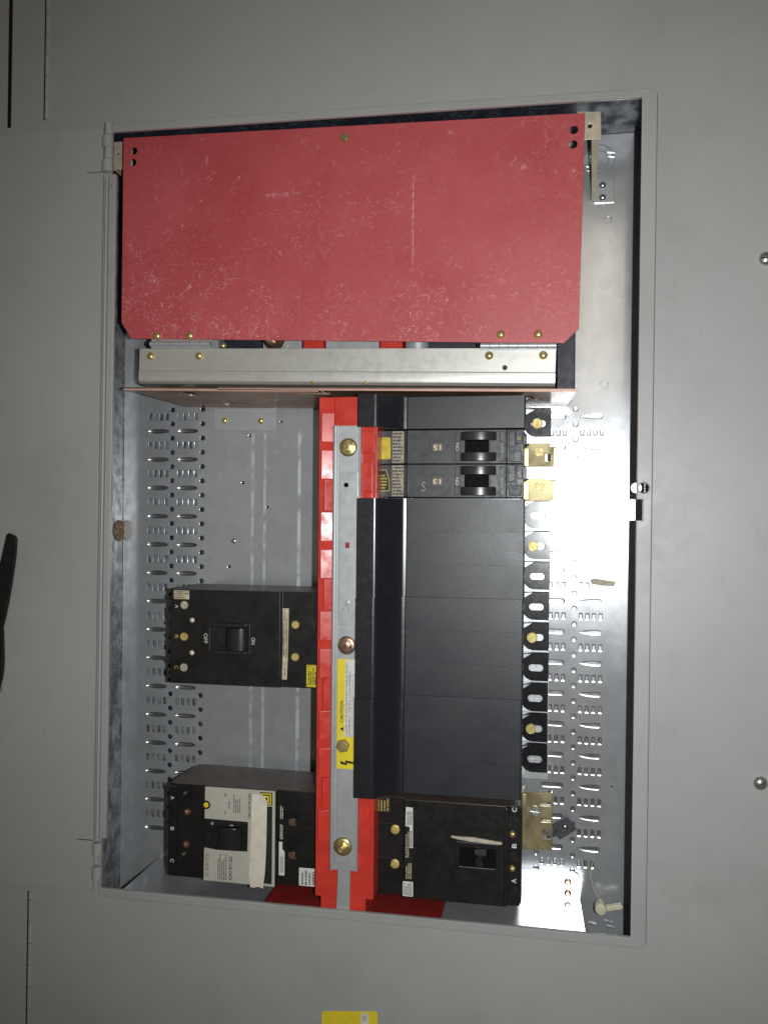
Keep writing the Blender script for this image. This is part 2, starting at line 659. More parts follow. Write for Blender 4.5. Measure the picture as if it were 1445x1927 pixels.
# continuous hinge of the large front, seen above and below the open door
for za, zb in ((474, 900), (-900, -467)):
    q, seg_i = za, 0
    xx = -612 if za > 0 else -618
    while q < zb:
        e = min(q + 26.4, zb)
        mb = MB().extz([(xx + 3.0 * math.cos(a), 2.4 + 3.0 * math.sin(a)) for a in [math.pi * 2 * i / 14 for i in range(14)]], q + .4, e - .4, .3, 1)
        obj('hinge_knuckle', mb, 'grey_enamel', cover)
        q = e
    mb = MB().box(xx - 4.6, xx - 3.1, 1.9, 2.6, za, zb)
    obj('hinge_gap', mb, 'rubber_gap_black', cover)
mb = MB().box(-665, -660.5, 1.6, 2.6, 468, 900)
obj('seam_gap', mb, 'rubber_gap_black', cover)  # black strip standing for the shade in the open seam


def cover_screw(x, z, ang):
    mb = MB().dome(x, z, 7.6, 2.4, 5.2, 26)
    sc1 = obj('dome_screw', mb, 'bright_steel', cover)
    c, s_ = math.cos(ang), math.sin(ang)
    mb = MB().prism([(x + p * c - q * s_, z + p * s_ + q * c) for p, q in ((-6, -.8), (6, -.8), (6, .8), (-6, .8))], -2.9, -2.2)
    obj('screw_slot', mb, 'grey_clip', sc1)


cover_screw(215.8, 272, .1)
cover_screw(217.2, -276.5, .5)
mb = MB().prism([(x_, z_ + (x_ + 250) * .11) for x_, z_ in rrect(-251, -186, -690, -570, 4)], 1.7, 2.6, .2, 1)
yl = obj('yellow_sticker', mb, 'yellow_label', cover, 'yellow sticker cut off by the bottom edge of the picture')
mb = MB().prism(rrect(-205, -196, -590, -566.5, 1), 1.3, 1.8)
ws = obj('white_sticker', mb, 'white_label', yl)
mb = MB().tube([(-203, 1.1, -572), (-201, 1.1, -569), (-199, 1.1, -572), (-201, 1.1, -575), (-203, 1.1, -573)], .35, 6)
obj('ink_mark', mb, 'grey_print', yl)

# ------------------------------------------------------------------ the door, folded back flat to the left
mb = MB()
door_pts = [(-1050, -466), (-536, -457), (-534.5, -455), (-534.5, -413), (-534.5, 400), (-534.5, 456), (-536, 458), (-1050, 460)]
mb.prism(door_pts, -3.0, 1.8, .8, 2)
door = top('open_door', mb, 'grey_enamel', 'grey hatch door folded back flat beside the opening on its two hinges', 'door', (-534, 0, 0), rot=None)
mb = MB().extz([(-530.5 + 1.9 * math.cos(a), .5 + 2.4 * math.sin(a)) for a in [math.pi * 2 * i / 16 for i in range(16)]], -396, 398)
obj('edge_bead', mb, 'grey_enamel', door)
for base, spans in ((462, ((0, 14.5, 5.2), (14.9, 28.6, 6.8), (29, 43, 5.2), (43.4, 57.5, 6.8))), (-398, ((1, 15, 6.2), (29, 43.5, 6.2)))):
    for d0, d1, r in spans:
        cx = -527.5 - (1.4 if r > 6 else 0)
        mb = MB().extz([(cx + r * math.cos(a), -2.0 + 6.0 * math.sin(a)) for a in [math.pi * 2 * i / 22 for i in range(22)]], base - d1, base - d0, .5, 2)
        obj('hinge_knuckle', mb, 'grey_enamel', door)
    w0 = base - (57.8 if base > 0 else -1.5)
    mb = MB().box(-555, -534, -3.35, -3.05, w0 - .5, w0 + .4)
    obj('weld_line', mb, 'grey_clip', door)
# narrow black strap at the left edge
mb = MB()
mb.prism([(-652.5, -33), (-649.4, -30.3), (-640.6, -34.0), (-638.6, -38), (-639.6, -57.5), (-641.2, -70), (-644.4, -92), (-648.2, -114), (-653, -136), (-655.4, -145), (-654.6, -158),
          (-653.4, -184), (-653.9, -198), (-655.6, -209), (-658, -217), (-661, -219), (-664, -205), (-667, -180), (-668, -150), (-667, -115), (-662, -74), (-655.5, -46)], -8, -3.4, 1.4, 2)
strap_o = top('black_strap', mb, 'rubber_gap_black', 'black rubbery strap with a frayed lower end against the door at left edge', 'strap', (-660, -4, -100), rot=None)
mb = MB()
for i in range(3):
    mb.tube([(-659.5 + i, -6, -212), (-658.4 + i * .5, -6, -217), (-657.6 + i * .5, -6, -220 - 2.5 * i)], .45, 5)
obj('frayed_thread', mb, 'rubber_gap_black', strap_o)

# ================================================================== the box and its back pan
box = thing('enclosure_box', 'galvanised steel box with a pan of pressed slots and dimples behind the hatch', 'enclosure', (-571, 132, -520))
SL_L = [(-520.5, 15.0), (-479, 14.5)]
slots, bars, dims = [], [], []
for i in range(15):
    for cx, hw in SL_L:
        slots.append((cx, 109 - 38.05 * i, hw, 0))
        for j in range(4):
            bars.append((cx + (-11.6 + 7.9 * j), 128 - 38.05 * i))
for i in range(31):
    for cx in (-500.5, -457.7):
        z_ = 137.5 - 19.03 * i
        if z_ > -428:
            dims.append((cx, z_))
for i in range(15):
    for cx, hw in ((2.0, 13.5), (46.4, 13.6)):
        slots.append((cx, 122 - 37.85 * i, hw, 1 if cx > 20 else 2))
        for j in range(4):
            if cx > 20 and i == 14 and j == 3:
                continue
            bars.append((cx + (-11.4 + 7.9 * j), 103.2 - 37.85 * i))
for i in range(31):
    z_ = 131.5 - 18.9 * i
    if z_ > -436:
        dims.append((27.2, z_))
        if z_ < -400:
            dims.append((-16.5, z_))


def slot_pts(cx, cz, hw, kind, g=0.0):
    h = 3.1 + g
    hw = hw + g
    if kind == 0:
        return [(cx + hw * math.cos(a), cz + h * math.copysign(abs(math.sin(a)) ** .72, math.sin(a))) for a in [2 * math.pi * i / 22 for i in range(22)]]
    pts = []
    for i in range(9):
        a = -math.pi / 2 + math.pi * i / 8
        pts.append((cx + hw - h + h * math.cos(a), cz + h * math.sin(a)))
    if kind == 1:
        pts += [(cx + hw * .1, cz + h), (cx - hw * .5, cz + h * .72), (cx - hw, cz + h * .15), (cx - hw, cz - h * .15), (cx - hw * .5, cz - h * .72), (cx + hw * .1, cz - h)]
    else:
        for i in range(9):
            a = math.pi / 2 + math.pi * i / 8
            pts.append((cx - hw + h + h * math.cos(a), cz + h * math.sin(a)))
    return pts


def bar_pts(cx, cz, g=0.0):
    return rrect(cx - 2.2 - g, cx + 2.2 + g, cz - 4.6 - g, cz + 4.6 + g, .7, 2)


plain = [(-392, 102, 1.6), (-349, 120, 1.6), (-401, 40, 2.0), (-367, 8, 1.7), (-419, -71, 2.0), (64, 362, 4.6), (61, 161, 4.8), (74, -330, 1.2)]
holes = [slot_pts(*s_) for s_ in slots] + [bar_pts(*b_) for b_ in bars] + [circ(x_, z_, 3.3, 12) for x_, z_ in dims] + [circ(x_, z_, r_, 14) for x_, z_, r_ in plain]
mb = MB().holed([(-570.6, -519), (150, -519), (150, 467), (-570.6, 467)], holes, 132, 133.6, .35)
pan = obj('back_pan', mb, 'galvanised_steel', box)


def bowl(pts, depth, steps=((1.12, 0), (1.0, .35), (.78, .85), (.4, 1.0)), y0=133.2):
    # a pressed hollow behind a hole
    t = bmesh.new()
    cx = sum(p[0] for p in pts) / len(pts)
    cz = sum(p[1] for p in pts) / len(pts)
    prev = None
    for s_, d in steps:
        rg = [t.verts.new((cx + (p[0] - cx) * s_, y0 + depth * d, cz + (p[1] - cz) * s_)) for p in pts]
        if prev:
            n_ = len(rg)
            for i in range(n_):
                j = (i + 1) % n_
                t.faces.new((prev[j], prev[i], rg[i], rg[j]))
        prev = rg
    cv = t.verts.new((cx, y0 + depth, cz))
    for i in range(len(prev)):
        t.faces.new((prev[(i + 1) % len(prev)], prev[i], cv))
    me = bpy.data.meshes.new('b')
    t.to_mesh(me)
    t.free()
    m_ = MB()
    m_.bm.from_mesh(me)
    bpy.data.meshes.remove(me)
    return m_


protos = {}
CUP = ((1.12, 0), (1.02, .8), (.86, 1.0), (.4, 1.0))


def pressed(kind, name, cx, cz, mk, mt='bowl_steel'):
    if kind not in protos:
        protos[kind] = (obj(name, mk(), mt, pan), cx, cz)
    else:
        p, px_, pz_ = protos[kind]
        share(p, pan, cx - px_, cz - pz_)


for cx, cz, hw, kd in slots:
    pressed(('s', hw, kd), 'pressed_slot', cx, cz, lambda: bowl(slot_pts(cx, cz, hw, kd, .4), 3.6 if kd == 0 else 1.4, CUP if kd else ((1.12, 0), (1.0, .35), (.78, .85), (.4, 1.0))))
for cx, cz in bars:
    lf = cx < -300
    pressed(('bar', lf), 'pressed_bar', cx, cz, lambda: bowl(bar_pts(cx, cz, .3), 4.6 if lf else 1.6, CUP), 'stained_galvanised' if lf else 'bowl_steel')
for cx, cz in dims:
    lf = cx < -300
    pressed(('dim', lf), 'punched_hole' if lf else 'dimple', cx, cz, lambda: bowl(circ(cx, cz, 3.3, 14), 7 if lf else 1.1, CUP), 'dark_blue_steel' if lf else 'bowl_steel')  # shade inside the left cups is put into a darker steel
for x_, z_, r_ in plain:
    m_ = MB().lathe(x_, z_, [(r_ * 1.3, 133.9), (r_ * 1.3, 135)], 14)
    obj('knockout_disc' if r_ > 3 else 'dark_hole', m_, 'galvanised_steel' if r_ > 3 else 'rubber_gap_black', pan)
mb = MB().dome(-413, -37, 3.4, 132, 1.6)
obj('rivet', mb, 'bright_steel', pan)
# box walls
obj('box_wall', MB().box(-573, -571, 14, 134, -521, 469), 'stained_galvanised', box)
obj('box_wall', MB().box(-570.8, 150, 14, 131.5, 467.2, 469), 'dark_blue_steel', box)
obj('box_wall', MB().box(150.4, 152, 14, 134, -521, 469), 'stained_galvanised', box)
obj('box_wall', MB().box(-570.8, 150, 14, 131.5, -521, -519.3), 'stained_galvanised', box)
mb = MB().lathe(-570.9, 0, [(0, 0)], 3) if False else MB()
# round cap pressed into the left wall
t_ = [(-571 + .0, 120 + 14 * math.cos(a), -25 + 14 * math.sin(a)) for a in [2 * math.pi * i / 24 for i in range(24)]]
mb.loft(t_, [(p[0] + 2.2, p[1], p[2]) for p in t_], .6, 2)
obj('knockout_cap', mb, 'rusty_cap', box)
# concentric knockouts top right and bottom right, with their bright holding webs
for cx, cz, webs in ((52, 436, ((67, 445), (67, 440), (42, 429), (42, 424))), (58, -505, ((71, -494), (73, -500), (52, -498)))):
    mb = MB()
    for r in (11, 18):
        mb.lathe(cx, cz, [(r, 131.95), (r + .7, 131.2), (r + 1.3, 131.2), (r + 2.0, 131.95), (r + 1.3, 132.05), (r + .7, 132.05), (r, 131.95)], 40, cap=False)
    obj('knockout_ring', mb, 'galvanised_steel', box)
    mb = MB()
    for wx, wz in webs:
        mb.prism([(wx - 5, wz + 1.4), (wx + 5, wz - .2), (wx + 5, wz - 1.6), (wx - 5, wz)], 129.2, 131.8, .5, 1)
    obj('knockout_web', mb, 'bright_steel', box)
# bolted tie plate on the pan
mb = MB().holed([(-441, 138), (-357.5, 138), (-357.5, 108), (-441, 109.5)], [], 129.4, 131.2, .3)
tie = obj('tie_plate', mb, 'zinc_plate', box)
for x_, z_ in ((-426, 122), (-376, 121)):
    mb = MB().dome(x_, z_, 4.2, 129.4, 3.0)
    obj('screw', mb, 'brass', tie)
# ------------------------------------------------------------------ shelf bracket at the bottom
shelf = thing('bottom_bracket', 'shiny galvanised shelf bracket screwed to the pan at the bottom', 'bracket', (-511, 131, -465))
mb = MB()
q0, q1 = -461.0, -470.5
fl_pts = [(-513, q0 - 1), (-513, q0 + 16), (-511, q0 + 21), (-507, q0 + 23.5), (29, -436.5), (34, -438.5), (36.5, -443), (37, q1 - 1)]
mb.prism(fl_pts, 129.6, 131.6, .4, 1)
obj('back_flange', mb, 'galvanised_steel', shelf)
mb = MB()
mb.loft([(-511, 8, q0), (42, 8, q1), (42, 8, q1 - 1.6), (-511, 8, q0 - 1.6)], [(-513, 131, q0), (37, 131, q1), (37, 131, q1 - 1.6), (-513, 131, q0 - 1.6)], .3, 1)
obj('shelf_plate', mb, 'galvanised_steel', shelf)
for x_, z_ in ((22, -449), (22, -463), (-497, -446), (-497, -456)):
    phillips(shelf, x_, 129.5, z_, 4.4, 'copper_bolt')
mb = MB()
mb.prism([(-328, -455), (-121, -458.5), (-121, -460.5), (-328, -457)], 9, 122, .3, 1)
top('red_fibre_sheet', mb, 'shaded_red', 'shade-darkened red insulating sheet lying on the bottom bracket under the breakers', 'insulating sheet', (-225, 60, -457))

# ================================================================== bus stack
bus = thing('bus_stack', 'red moulded bus insulator with a zinc centre rail between the two breaker columns', 'bus assembly', (-231, 60, -455))
mb = MB()
mb.prism([(-265.5, 134.5), (-265.5, -441), (-259, -441), (-259, -470), (-206, -470), (-206, -440), (-197, -440), (-197, 134.5)], 10, 60, .9, 2)
obj('insulator', mb, 'red_moulding', bus)
mb = MB().box(-267, -265.8, 14, 90, -440, 132).box(-262, -200, 61, 112, -440, 132)
obj('insulator_core', mb, 'black_phenolic', bus)
for base in (116, 1.7, -112.6, -226.9, -341.2):
    for dz, x0, h in ((0, -262, 33), (-43, -262, 33), (-76.5, -257.5, 36)):
        if base + dz - h < -395 and base < -300 and dz < -40:
            continue
        prd = MB().extz([(x0, 14), (x0, 5.6), (x0 + 1, 5.2), (-247.0, 9.4), (-246.5, 14)], base + dz - h, base + dz, .5, 2)
        obj('moulded_block', prd, 'red_moulding', bus)
        if dz <= 0:
            mb = MB().box(-214.5, -202 if dz else -200, 8.1, 12, base + dz - h - 14, base + dz - 14, .7, 2)
            obj('moulded_block', mb, 'red_moulding', bus)
mb = MB().box(-246, -214.5, 5.5, 9.9, 101, 134, .6, 1)
obj('top_block', mb, 'red_moulding', bus)
# zinc rail: a shallow channel with raised lengths
mb = MB()
mb.extz([(-247, 11), (-247, 3.4), (-245.6, 2.4), (-243.2, 2.4), (-242.2, 4.8), (-217, 4.8), (-216.4, 2.6), (-214.6, 2.6), (-214.6, 11)], -407, 101, .3, 1)
rail = obj('centre_rail', mb, 'zinc_plate', bus)
for za, zb in ((48, -127), (-170, -362)):
    mb = MB().box(-238.5, -218, 2.6, 4.6, zb, za, .35, 1)
    obj('rail_pad', mb, 'zinc_plate', rail)
mb = MB().box(-240.5, -223.5, 1.2, 4.5, -398, -376, .4, 1).prism([(-237, -384), (-223, -384), (-224, -475), (-240, -475)], 5.0, 9.6, .4, 1)
obj('bottom_strap', mb, 'zinc_plate', bus)
mb = MB().prism([(-231.5, -32.5), (-226.5, -32.5), (-226.5, -39), (-231.5, -39)], 2.2, 2.59)
obj('square_hole', mb, 'shaded_red', rail)
mb = MB().lathe(-231, 33, [(2.4, 2.59), (2.6, 2.1), (3.1, 2.1), (3.3, 2.59)], 16)
obj('punch_mark', mb, 'bright_steel', rail)
mb = MB().tube([(-229, 2.5, -104), (-226, 2.5, -101), (-228, 2.5, -98), (-231, 2.5, -101), (-230, 2.5, -106)], .3, 5).tube([(-232, 2.5, -106), (-234, 2.5, -109), (-231, 2.5, -111)], .3, 5).tube([(-228, 2.5, -107), (-226, 2.5, -110), (-228, 2.5, -112)], .3, 5)
obj('stamped_number', mb, 'bright_steel', rail)
for x_, z_, mt in ((-229.5, 76, 'yellow_zinc'), (-229.5, -150, 'copper_bolt'), (-231, -378.5, 'yellow_zinc')):
    yb = 4.6 if z_ > 0 else (4.6 if z_ > -200 else 1.2)
    mb = MB().lathe(x_, z_, [(6.8, yb - 3.6), (10.2, yb - 1.2), (10.6, yb - .6), (10.4, yb)], 32)
    bo = obj('conical_washer', mb, mt, bus)
    mb = MB().lathe(x_, z_, [(4.6, yb - 9.5), (5.9, yb - 8.9), (6.2, yb - 3.4)], 6, rot=.3)
    obj('nut', mb, mt, bo)
    mb = MB().lathe(x_, z_, [(0, yb - 11.0), (1.0, yb - 11.0), (1.3, yb - 12.4), (2.7, yb - 12.4), (3.1, yb - 11.8), (3.1, yb - 9)], 18)
    obj('stud_end', mb, mt if z_ > -300 else 'brass', bo)
mb = MB().lathe(-232, -264, [(3.8, -2.6), (7.2, -2.2), (7.9, -.6), (7.9, 2.4)], 6, rot=.2)
hx = obj('hex_bolt', mb, 'old_brass', bus)
mb = MB().lathe(-232, -264, [(0, -3.8), (3.2, -3.6), (3.7, -2.4)], 18)
obj('stud_end', mb, 'old_brass', hx)
# caution label
mb = MB().prism(rrect(-239.5, -215, -290.5, -165.5, 1.6), 2.25, 2.58)
cl = obj('caution_label', mb, 'yellow_label', bus, 'yellow and white caution label on the zinc rail')
obj('white_panel', MB().prism([(-230, -166), (-215.2, -166), (-215.2, -254), (-231, -254)], 2.12, 2.26), 'white_label', cl)
text(cl, 'CAUTION', 3.5, -233.9, 2.2, -225.5, 90, 'black_print', 24.5, bold=.02)
tri = MB().prism([(-235.6, -242.4), (-235.6, -246.8), (-235.6, -246.8 + .01), (-231.6, -244.6)][:2] + [(-231.6, -244.6)], 1.9, 2.1)
tri = MB().prism([(-231.4, -242.3), (-231.4, -247.3), (-235.6, -244.8)], 1.95, 2.12)
tri = None
obj('warning_triangle', MB().prism([(-231.8, -242.6), (-231.8, -247.6), (-236, -245.1)], 1.95, 2.12), 'black_print', cl)
for s_, x_, w_, cp in (('HAZARD OF SEVERE EQUIPMENT DAMAGE DO NOT', -228.2, 85, 2.4), ('DISASSEMBLE I LINE BUS STACK ASSEMBLY.', -224.6, 75, 2.4),
                       ('WILL CAUSE SEVERE EQUIPMENT DAMAGE AND WILL VOID THE', -221.3, 72, 1.5), ('WARRANTY. IF MAINTENANCE IS REQUIRED CONTACT THE LOCAL', -218.8, 74, 1.5)):
    text(cl, s_, cp, x_, 2.1, -253.4 + w_ / 2, 90, 'black_print', w_)
mb = MB().prism([(-235, -280), (-235, -284.2), (-227.8, -285), (-227.8, -281.8), (-220.4, -282.2), (-220.4, -279.6), (-215.4, -283.4), (-220.6, -287.2), (-220.4, -284.9), (-224.6, -287.6), (-230, -287.6), (-224.9, -283.6)][:0] or
                 [(-235, -281.5), (-235, -285), (-227.2, -286.2), (-227.6, -283.6), (-220, -284.4), (-219.4, -286.6), (-215.4, -283), (-219.8, -280.2), (-219.6, -282), (-229.6, -280.6), (-229.2, -283.6)], 2.05, 2.24)
obj('lightning_bolt', mb, 'black_print', cl)
# what shows through the gap above the channel
lugs = thing('main_lug_group', 'line lugs and red bus end glimpsed in the gap below the red sheet', 'lug', (-231, 60, 200))
obj('bus_end', MB().box(-299, -273.5, 58, 90, 166, 226, .8, 1), 'red_moulding', lugs)
obj('bus_end', MB().box(-204, -177, 58, 90, 166, 226, .8, 1), 'red_moulding', lugs)
obj('rail_end', MB().box(-272, -206, 62, 90, 166, 226, .8, 1), 'zinc_plate', lugs)
obj('conductor', MB().extz([(-160 + 14 * math.cos(a), 62 + 10 * math.sin(a)) for a in [2 * math.pi * i / 24 for i in range(24)]], 166, 230), 'zinc_plate', lugs)
obj('lug_plate', MB().box(-353, -304, 66, 86, 166, 230, 1, 2), 'zinc_plate', lugs)
mb = MB().lathe(-336, 214, [(9, 50), (14, 58), (14, 60)], 28)
lb = obj('lug_bolt', mb, 'copper_bolt', lugs)
obj('nut', MB().lathe(-338, 215, [(5, 45), (8, 46), (8.4, 52)], 6), 'old_brass', lb)
obj('small_screw', MB().dome(-403, 208, 4.6, 62, 4), 'brass', lugs)
obj('spacer', MB().box(-420, -409, 60, 80, 190, 225, .6, 1).box(-88, -84.5, 60, 80, 190, 225, .4, 1), 'zinc_plate', lugs)
obj('hole_shade_board', MB().box(-496, 20, 50, 95, 158, 162, .5, 1), 'dark_slate', lugs)  # dark sheet added above the divider plates so their holes look dark
obj('dark_block', MB().box(-500, 24, 96, 128, 146, 240, 1, 1).box(3.5, 24, 42, 95.5, 143, 240, 1, 1), 'dark_slate', lugs)

# ================================================================== red barrier sheet, its hinges and the channel
barrier = thing('red_barrier_sheet', 'large scuffed red fibre sheet hinged above the zinc channel', 'barrier sheet', (-515.5, 15, 206))
bp = [(-515, 454.5), (32, 443.5), (27, 206.5), (11, 190.5), (-502, 210.3), (-515.5, 230)]
hl = [circ(-501.5, 438, 4.6, 22), circ(-502.5, 424, 4.6, 22), circ(20, 426, 4.8, 22), circ(19, 410, 4.8, 22)]
obj('sheet', MB().holed(bp, hl, 15, 18, .35), 'red_fibre', barrier)
for x_, z_ in ((-471.5, 211), (-430, 210), (-61, 200.5), (-20, 199.5)):
    obj('rivet', MB().dome(x_ + 3, z_ + 1.5, 5.1, 15, 3.8, 24), 'brass', barrier)
mb = MB().lathe(-239, 435, [(3.5, 10.5), (4.6, 11), (4.8, 15.2)], 8)
obj('nut', mb, 'old_brass', barrier)

chan = thing('zinc_channel', 'pale zinc steel channel running across below the red sheet', 'channel', (-494, 20, 199), rot=-.0255)
CH = 199
prof = [(20, CH), (20, CH - 27), (19.4, CH - 27.6), (19.4, CH - 36), (20.4, CH - 39.5), (23.5, CH - 42), (28, CH - 42.6), (46, CH - 42.6), (46, CH - 40), (24, CH - 40), (22, CH - 38), (22, CH - 3), (44, CH - 3), (44, CH)]
mb = MB().extx(prof, -494, 3, .35, 1)
obj('channel_body', mb, 'zinc_channel', chan)
for x_, dz in ((-479, -9.5), (-417, -9.0), (-71, -8.5), (-11, -8.0)):
    obj('rivet', MB().dome(x_, CH + dz, 4.9, 20, 3.6, 24), 'brass', chan)
obj('screw_hole', MB().lathe(-53, CH - 22, [(2.9, 19.7), (2.9, 20.2)], 18), 'rubber_gap_black', chan)
for x_ in (-275, -212):
    obj('lip_rivet', MB().lathe(x_, CH - 40, [(0, 17.8), (3, 18.2), (3.6, 20.5)], 14, sz=.45), 'old_brass', chan)


def piano(x0, x1, label):
    h = thing('piano_hinge', label, 'hinge', (x0, 20, 200), 'short piano hinges', rot=-.0255 if x0 < -200 else -.024)
    zc = 203.5 if x0 < -200 else 203.0
    n = 6 if x0 < -200 else 8
    w = (x1 - x0) / n
    for i in range(n):
        mb = MB().extx([(15.4 + (3.5 if i % 2 else 3.2) * math.cos(a), zc - .3 + (3.5 if i % 2 else 3.2) * math.sin(a)) for a in [2 * math.pi * j / 18 for j in range(18)]], x0 + i * w + .25, x0 + (i + 1) * w - .25)
        obj('knuckle', mb, 'zinc_plate', h)
    obj('hinge_leaf', MB().box(x0, x1, 18.6, 19.6, zc + 2, zc + 9).box(x0, x1, 18.4, 19.6, zc - 5, zc - 2), 'zinc_plate', h)
    return h


piano(-478, -401, 'short piano hinge under the left end of the red sheet')
ph = piano(-81, 3, 'short piano hinge under the right end of the red sheet')
ph.location.z -= .0125

# posts that hold the upper corners of the sheet
pr = thing('standoff_post', 'tan plated standoff with one hole behind the upper right corner of red sheet', 'standoff', (45, 131, 383), 'standoffs behind the red sheet')
mb = MB().holed([(24, 456), (50, 454), (50.5, 423), (24, 424)], [circ(38, 438.5, 2.4, 16)], 38, 40, .6)
obj('post_tab', mb, 'post_plate', pr)
obj('tab_hole', MB().lathe(38, 438.5, [(3.2, 41), (3.2, 42)], 12), 'rubber_gap_black', pr)
mb = MB().loft([(46.5, 40.2, 453), (48, 40.2, 453), (48, 40.2, 424), (46.5, 40.2, 424)], [(46.5, 129, 410), (48, 129, 410), (48, 129, 384), (46.5, 129, 384)])
mb.loft([(40, 41, 424), (46.5, 41, 424), (46.5, 42.2, 424), (40, 42.2, 424)], [(44, 128, 386), (46.5, 128, 386), (46.5, 129, 386), (44, 129, 386)])
obj('post_leg', mb, 'post_plate', pr)
obj('post_foot', MB().box(46.5, 71, 129.2, 131.3, 383, 411, .4, 1), 'galvanised_steel', pr)
for z_ in (404, 389):
    obj('screw', MB().dome(57, z_, 4.3, 129.2, 3.4), 'bright_steel', pr)
pl = thing('standoff_post', 'tan plated standoff edge left of the upper left corner of red sheet', 'standoff', (-530, 131, 426), 'standoffs behind the red sheet')
mb = MB().holed([(-540, 461), (-515, 460.5), (-515, 426), (-540, 426)], [circ(-534, 446, 1.6, 14)], 38, 40, .6)
obj('post_tab', mb, 'post_plate', pl)
obj('post_leg', MB().box(-540, -538.5, 40.2, 129, 426, 460), 'post_plate', pl)

# copper divider plates under the channel
dv = thing('divider_plate', 'brown copper coloured divider sheet in two overlapping pieces below the channel', 'divider plate', (-517, 25, 152))


def warp_r(x_, y_, z_):        # u along x, w across depth, thickness vertical
    d = (z_ - 0) / 100.0       # 0 front .. 1 back
    return (x_, 25 + 101 * d, 150.5 - 11 * (x_ + 450) / 477 - 4.5 * d + (25 - y_))


def warp_l(x_, y_, z_):
    d = z_ / 100.0
    drop = 0
    if x_ > -270:
        drop = min(1, (x_ + 270) / 9) * 5
    return (x_, 25 + 103 * d, 151.2 - 6.2 * (x_ + 517) / 247 - 9.5 * d - drop + (25 - y_))


mb = MB().holed([(-395, 0), (-340, 0), (-270, 0), (-200, 0), (-120, 0), (-50, 0), (27, 0), (16, 100), (-60, 100), (-200, 100), (-395, 100)], [circ(-31, 50, 9, 16, 12)], 23, 25, .2, warp_r)
obj('plate', mb, 'copper_sheet', dv)
mb = MB().holed([(-517, 0), (-450, 0), (-380, 0), (-320, 0), (-270, 0), (-266, 0), (-261, 0), (-257, 0), (-257, 6), (-270, 6), (-270, 100), (-350, 100), (-482, 100)],
                [circ(-441, 24, 9, 18, 11), circ(-414, 78, 9, 18, 9)], 23, 25, .2, warp_l)
obj('plate', mb, 'copper_sheet', dv)

mb = MB()
mb.loft([(-517, 24.7, 149.2), (-380, 24.7, 145.9), (-270.5, 24.7, 143.2), (-270.5, 24.7, 145.4), (-380, 24.7, 148.1), (-517, 24.7, 151.4)], [(-517, 25, 149.2), (-380, 25, 145.9), (-270.5, 25, 143.2), (-270.5, 25, 145.4), (-380, 25, 148.1), (-517, 25, 151.4)])
obj('sheared_edge', mb, 'sheared_copper', dv)
mb = MB().loft([(-395, 24.7, 147.5), (27, 24.7, 137.8), (27, 24.7, 139.9), (-395, 24.7, 149.6)], [(-395, 25, 147.5), (27, 25, 137.8), (27, 25, 139.9), (-395, 25, 149.6)])
obj('sheared_edge', mb, 'sheared_copper', dv)

# ================================================================== filler covers, right column
FPROF = []


def arc(cx, cy, r, a0, a1, n):
    return [(cx + r * math.cos(math.radians(a0 + (a1 - a0) * i / n)), cy + r * math.sin(math.radians(a0 + (a1 - a0) * i / n))) for i in range(n + 1)]


HUMP = [(-218.5, 14), (-218.5, 1.6), (-217, 0)] + arc(-199, 7, 7, -90, -14, 9) + [(-176, 26.6), (-171, 30.2)] + arc(-165.2, 28.0, 3.6, 166, 100, 6)[:0] + [(-169.4, 30.75), (-167.8, 31.1), (-166.4, 31.35), (-166.4, 40), (-195, 40), (-195, 14)]
FLAT = [(-166.2, 32.4), (-165.4, 31.4), (-32.2, 31.4), (-31.2, 32.4), (-31.2, 66), (-195, 66), (-195, 40.2), (-166.2, 40.2)]


TAB = [(-33.5, 5), (-33.5, -6), (-31.5, -11.5), (-27, -15.5), (-22, -17), (-2.5, -17), (-2.5, 17), (-21, 17), (-33.5, 9.5)]


